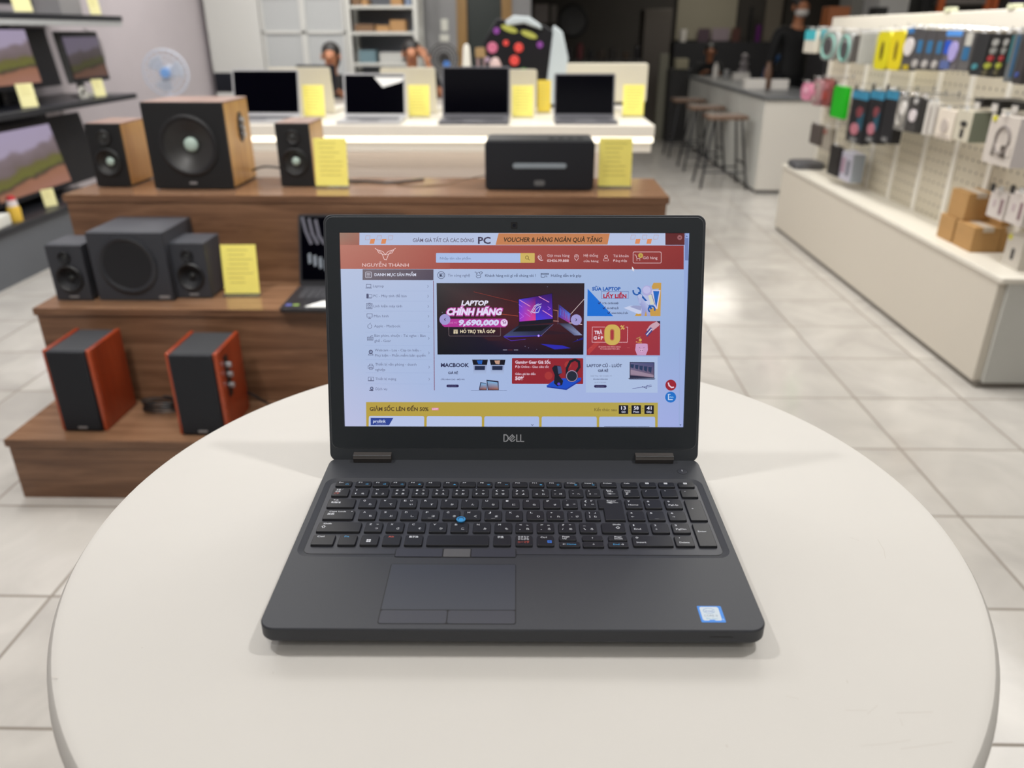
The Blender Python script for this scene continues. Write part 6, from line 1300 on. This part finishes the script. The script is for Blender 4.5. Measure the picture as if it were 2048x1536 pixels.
for i, (s_, a, b) in enumerate((('first', 1829, 1846), ('second', 1848, 1866), ('third', 1868, 1885))):
    product('grey_pack', 'dark grey pack with a blue label, %s of three alike' % s_, 'package', a, b, 58+i, 140+i, DGY, [('blue_label', 'r', .3, .85, .27, .58, BLU), ('silver_spot', 'o', .1, .7, .75, .95, (176, 172, 168))])
product('mouse_pack', 'grey pack with light blue header and lilac mouse', 'package', 1887, 1918, 61, 141, (98, 94, 98), [('blue_header', 'r', 0, 1, 0, .14, (84, 150, 226)), ('blue_area', 'r', .05, .45, .25, .6, (30, 80, 190)), ('mouse', 'o', .4, .95, .27, .78, (164, 154, 208)), ('blue_foot', 'r', .0, .6, .76, .98, (84, 100, 150))])
product('grey_pack', 'grey pack with white and blue blocks before the black packs', 'package', 1921, 1942, 64, 143, (92, 90, 90), [('white_block', 'r', .3, .9, .02, .35, (190, 188, 180)), ('blue_block', 'r', .25, .85, .38, .72, (40, 100, 144))])
product('black_pack', 'wide black pack with small teal circle', 'package', 1945, 1971, 66, 152, (32, 33, 36), [('teal_circle', 'o', .2, .6, .72, .86, (64, 130, 140))])
for s_, a, b in (('far', 1974, 1996), ('near', 1998, 2014)):
    product('dot_pack', 'black pack with white, red and yellow dots, %s one' % s_, 'package', a, b, 67, 155, (14, 14, 14), [('white_dot', 'o', .3, .85, .12, .29, (150, 150, 146)), ('grey_dot', 'o', .25, .8, .32, .47, (126, 126, 122)), ('red_dot', 'o', .2, .7, .5, .64, (150, 44, 46)), ('yellow_dot', 'o', .05, .65, .67, .81, (150, 154, 54)), ('olive_dot', 'o', .0, .5, .84, .96, (84, 78, 56))])
product('grey_pack', 'grey pack with teal and dark blue stripes near the right edge', 'package', 2016, 2034, 66, 165, (92, 96, 98), [('teal_stripe', 'r', .0, .2, .05, .6, (44, 110, 116)), ('blue_stripe', 'r', .6, .9, .05, .9, (30, 80, 116))])
product('black_pack', 'black pack with a blue spot at the right edge of the upper row', 'package', 2036, 2052, 66, 170, (52, 48, 50), [('blue_spot', 'o', .2, .6, .76, .86, (60, 80, 150))])
for i, px in enumerate((1900, 2028)):
    q = at(px, 30 if i == 0 else 24, x=2.0); t = thing('clip', ('left' if i == 0 else 'right')+' small pale clip on top of the pegboard header', 'clip', (2.0, q.y, 1.385)); MB(mat('pale_green_clip', (206, 208, 178), .5)).prism(rrect(-.025, .025, 0, .02, .006), -.02, .02, 'x').build('body', t)
# middle row
product('pink_headset', 'pink rounded pack at the far end of the middle row', 'package', 1602, 1622, 166, 201, (206, 130, 156), [('pale_centre', 'o', .3, .7, .2, .6, (222, 170, 188))], x=1.80, round_=.45)
product('headset_pack', 'dull pink pack with grey loop behind the green pack', 'package', 1624, 1641, 158, 212, (158, 118, 122), [('grey_loop', 'ring', .1, .9, .1, .9, (150, 140, 132))], x=1.82, round_=.3)
product('headset_pack', 'dark red pack next to the bright green pack', 'package', 1643, 1660, 156, 214, (128, 66, 62), [('red_spot', 'o', .2, .7, .45, .8, (150, 58, 46)), ('pink_spot', 'o', .4, .8, .1, .4, (170, 106, 110))], x=1.84, round_=.3)
product('green_pack', 'bright green pack with a black hook top', 'package', 1664, 1689, 172, 237, (20, 168, 20), [('dark_edge', 'r', -.12, .0, .1, .98, (44, 40, 38))], tab=(20, 20, 22))
for i, (a, b, s_) in enumerate(((1698, 1731, 'far'), (1734, 1762, 'middle'), (1765, 1790, 'near'))):
    product('headset_box', 'black headset box with blue header and pink arms, %s one' % s_ if i < 2 else 'black headset box with blue header and no pink arms', 'box', a, b, 180, 288, (20, 20, 26), [('blue_header', 'r', 0, 1, 0, .16, (52, 130, 164))]+([('pink_arm', 'o', .45, .8, .3, .5, (120, 56, 62)), ('teal_arm', 'r', .55, .9, .4, .75, (24, 74, 92)), ('pink_cup', 'o', .25, .75, .62, .85, (176, 110, 122))] if i < 2 else [])+[('grey_foot', 'r', .3, .7, .9, .98, (120, 120, 120))], d=.05, tab=(20, 20, 22))
product('mouse_pack', 'grey pack with silver headset shape beside the black headset boxes', 'package', 1792, 1812, 190, 262, (130, 128, 124), [('silver_arc', 'ring', .1, .9, .2, .9, (176, 172, 164)), ('white_cup', 'o', .4, 1, .15, .55, (222, 218, 214))])
product('mouse_pack', 'dark pack with tilted white mouse, left of the white slim packs', 'package', 1814, 1836, 192, 266, (58, 56, 56), [('white_mouse', 'o', .25, .9, .35, .7, (214, 206, 208)), ('white_pin', 'o', .5, .8, .05, .2, (190, 188, 186))])
product('black_pack', 'plain black pack behind the white slim packs', 'package', 1838, 1848, 196, 268, (34, 33, 32))
for i, (a, b) in enumerate(((1849, 1859), (1861, 1871))):
    product('white_slim_pack', 'slim white pack in the middle row, %s of two' % ('far' if i == 0 else 'near'), 'package', a, b, 204, 272, (206, 202, 194), [('grey_edge', 'r', .7, 1, .1, .95, (168, 160, 156))])
product('white_box', 'white box with faint grey figure in the middle row', 'box', 1873, 1907, 218, 280, (218, 208, 194), [('grey_figure', 'o', .3, .72, .3, .8, (184, 174, 166)), ('grey_base', 'r', .1, .9, .86, .92, (190, 180, 170))])
product('earbud_box', 'beige box with black earbud and green side in the middle row', 'box', 1910, 1942, 220, 284, (196, 190, 172), [('black_bud', 'o', .35, .75, .33, .52, (40, 40, 40)), ('black_stick', 'r', .42, .62, .6, .88, (40, 40, 40))], d=.10, side=(116, 122, 106))
hb = product('headphone_box', 'big white box with grey headphone picture hanging near the right edge', 'box', 1972, 2032, 230, 333, (200, 192, 184), [('yellow_dot', 'o', .08, .22, .02, .14, (206, 200, 50)), ('headband', 'ring', .28, .86, .16, .80, (136, 128, 124)), ('blank', 'r', .2, .92, .58, .78, (200, 192, 184)), ('left_cup', 'r', .30, .38, .56, .82, (72, 64, 58)), ('right_cup', 'r', .60, .78, .58, .82, (72, 64, 58))], d=.09, side=(206, 200, 200), tab=(24, 24, 24))
for i, px in enumerate((1955, 1990, 2030)):
    q = at(px, 212+i*4, x=1.84); t = thing('price_rail', 'small black hook label holder, %s above the white boxes' % ('left one' if i == 0 else 'middle one' if i == 1 else 'right one'), 'label holder', (1.84, q.y, q.z)); MB(mat('black_label_holder', (40, 38, 38), .4)).box(0, .155, -.03, .03, 0, .03).m(PW).box(-.004, 0, -.02, .02, -.015, .015).build('body', t, .002)
# lower row and plinth
product('dark_pack', 'small dark brown pack low at the far end of the board', 'package', 1620, 1640, 248, 290, (76, 68, 64), x=1.82)
product('grey_pack', 'small grey pack low beside the dark brown pack', 'package', 1642, 1661, 254, 302, (150, 142, 130), [('red_mark', 'o', .2, .5, .1, .3, (150, 90, 80))], x=1.84)
product('black_pack', 'tall black box pack behind the pale blue box', 'package', 1657, 1676, 290, 352, (26, 22, 22), x=1.84)
product('blue_white_box', 'pale blue box with dark stripes low on the board', 'box', 1678, 1704, 303, 363, (184, 182, 196), [('dark_stripe', 'r', .62, .8, .25, .8, (70, 76, 84)), ('pink_text', 'r', .2, .45, .2, .75, (160, 130, 146))], d=.07, side=(150, 158, 168), x=1.86)
q = at(1618, 330, z=BZ+.01); t = thing('phone_holder', 'flat dark grey device lying on the far end of the white plinth', 'device', (1.90, 5.42, BZ)); MB(mat('dark_grey_device', (78, 78, 82), .4)).prism(rrect(-.11, .09, -.10, .10, .04), .0, .045, inset=.01).build('body', t, .003)
for i, (a, b, c, d_) in enumerate(((1976, 2011, 380, 439), (2014, 2050, 384, 452))):
    product('white_pack', ('left' if i == 0 else 'right')+' white hanging pack with purple stripe above the white plinth box', 'package', a, b, c, d_, (210, 202, 196), [('purple_stripe', 'r', .7, .86, .25, .8, (130, 100, 106)), ('pale_text', 'r', .3, .42, .35, .6, (190, 172, 176))], x=1.84, d=.04, tab=(30, 28, 28))
CBX = mat('kraft_cardboard', (176, 136, 84), .7, noise=.04, nscale=30); TP = mat('pale_packing_tape', (206, 196, 182), .3)
def carton(x, y, z, label, sx=.115, sy=.135, sz=.105, rz=0.0):
    t = thing('cardboard_box', label, 'box', (x, y, z), rz); MB(CBX).box(-sx/2, sx/2, -sy/2, sy/2, 0, sz).build('box_body', t, .002)
    MB(TP).box(-.022, .022, -sy/2-.0006, sy/2+.0006, sz, sz+.0008).box(-.022, .022, -sy/2-.0008, -sy/2, sz-.02, sz).build('packing_tape', t, smooth=False)
c0 = at(1939, 505, z=BZ); cx, cy = 1.853, c0.y
carton(cx+.058, cy+.073, BZ, 'front cardboard box at the near end of the bottom row', sy=.145)
carton(cx+.058, cy+.225, BZ, 'cardboard box at the far end of the bottom row', sy=.13)
carton(cx+.058+.095, cy+.068, BZ, 'cardboard box behind the front one against the pegboard', sx=.07, sy=.135)
carton(cx+.064, cy+.185, BZ+.107, 'upper cardboard box on the left of the stack', sy=.14, sz=.115)
carton(cx+.150, cy+.085, BZ+.107, 'upper cardboard box on the right of the stack', sx=.075, sy=.14, sz=.10)
w = at(2020, 535, z=BZ); t = thing('boxed_mouse', 'white box with yellow dot and black device picture on the plinth', 'box', (1.895, 2.985, BZ), -PI/2)
MB(mat('white_box_card', (206, 200, 190), .5)).box(-.055, .055, 0, .07, 0, .125).build('box_body', t, .002); MB(mat('pk_206_200_50', (206, 200, 50), .4)).cyl(.012, -.002, 0, (-.035, 0, .112), 'y', 16).build('yellow_dot', t); MB(mat('black_print', (44, 42, 44), .5)).prism(rrect(-.008, .012, .03, .075, .006), -.001, 0, 'y').build('device_picture', t)
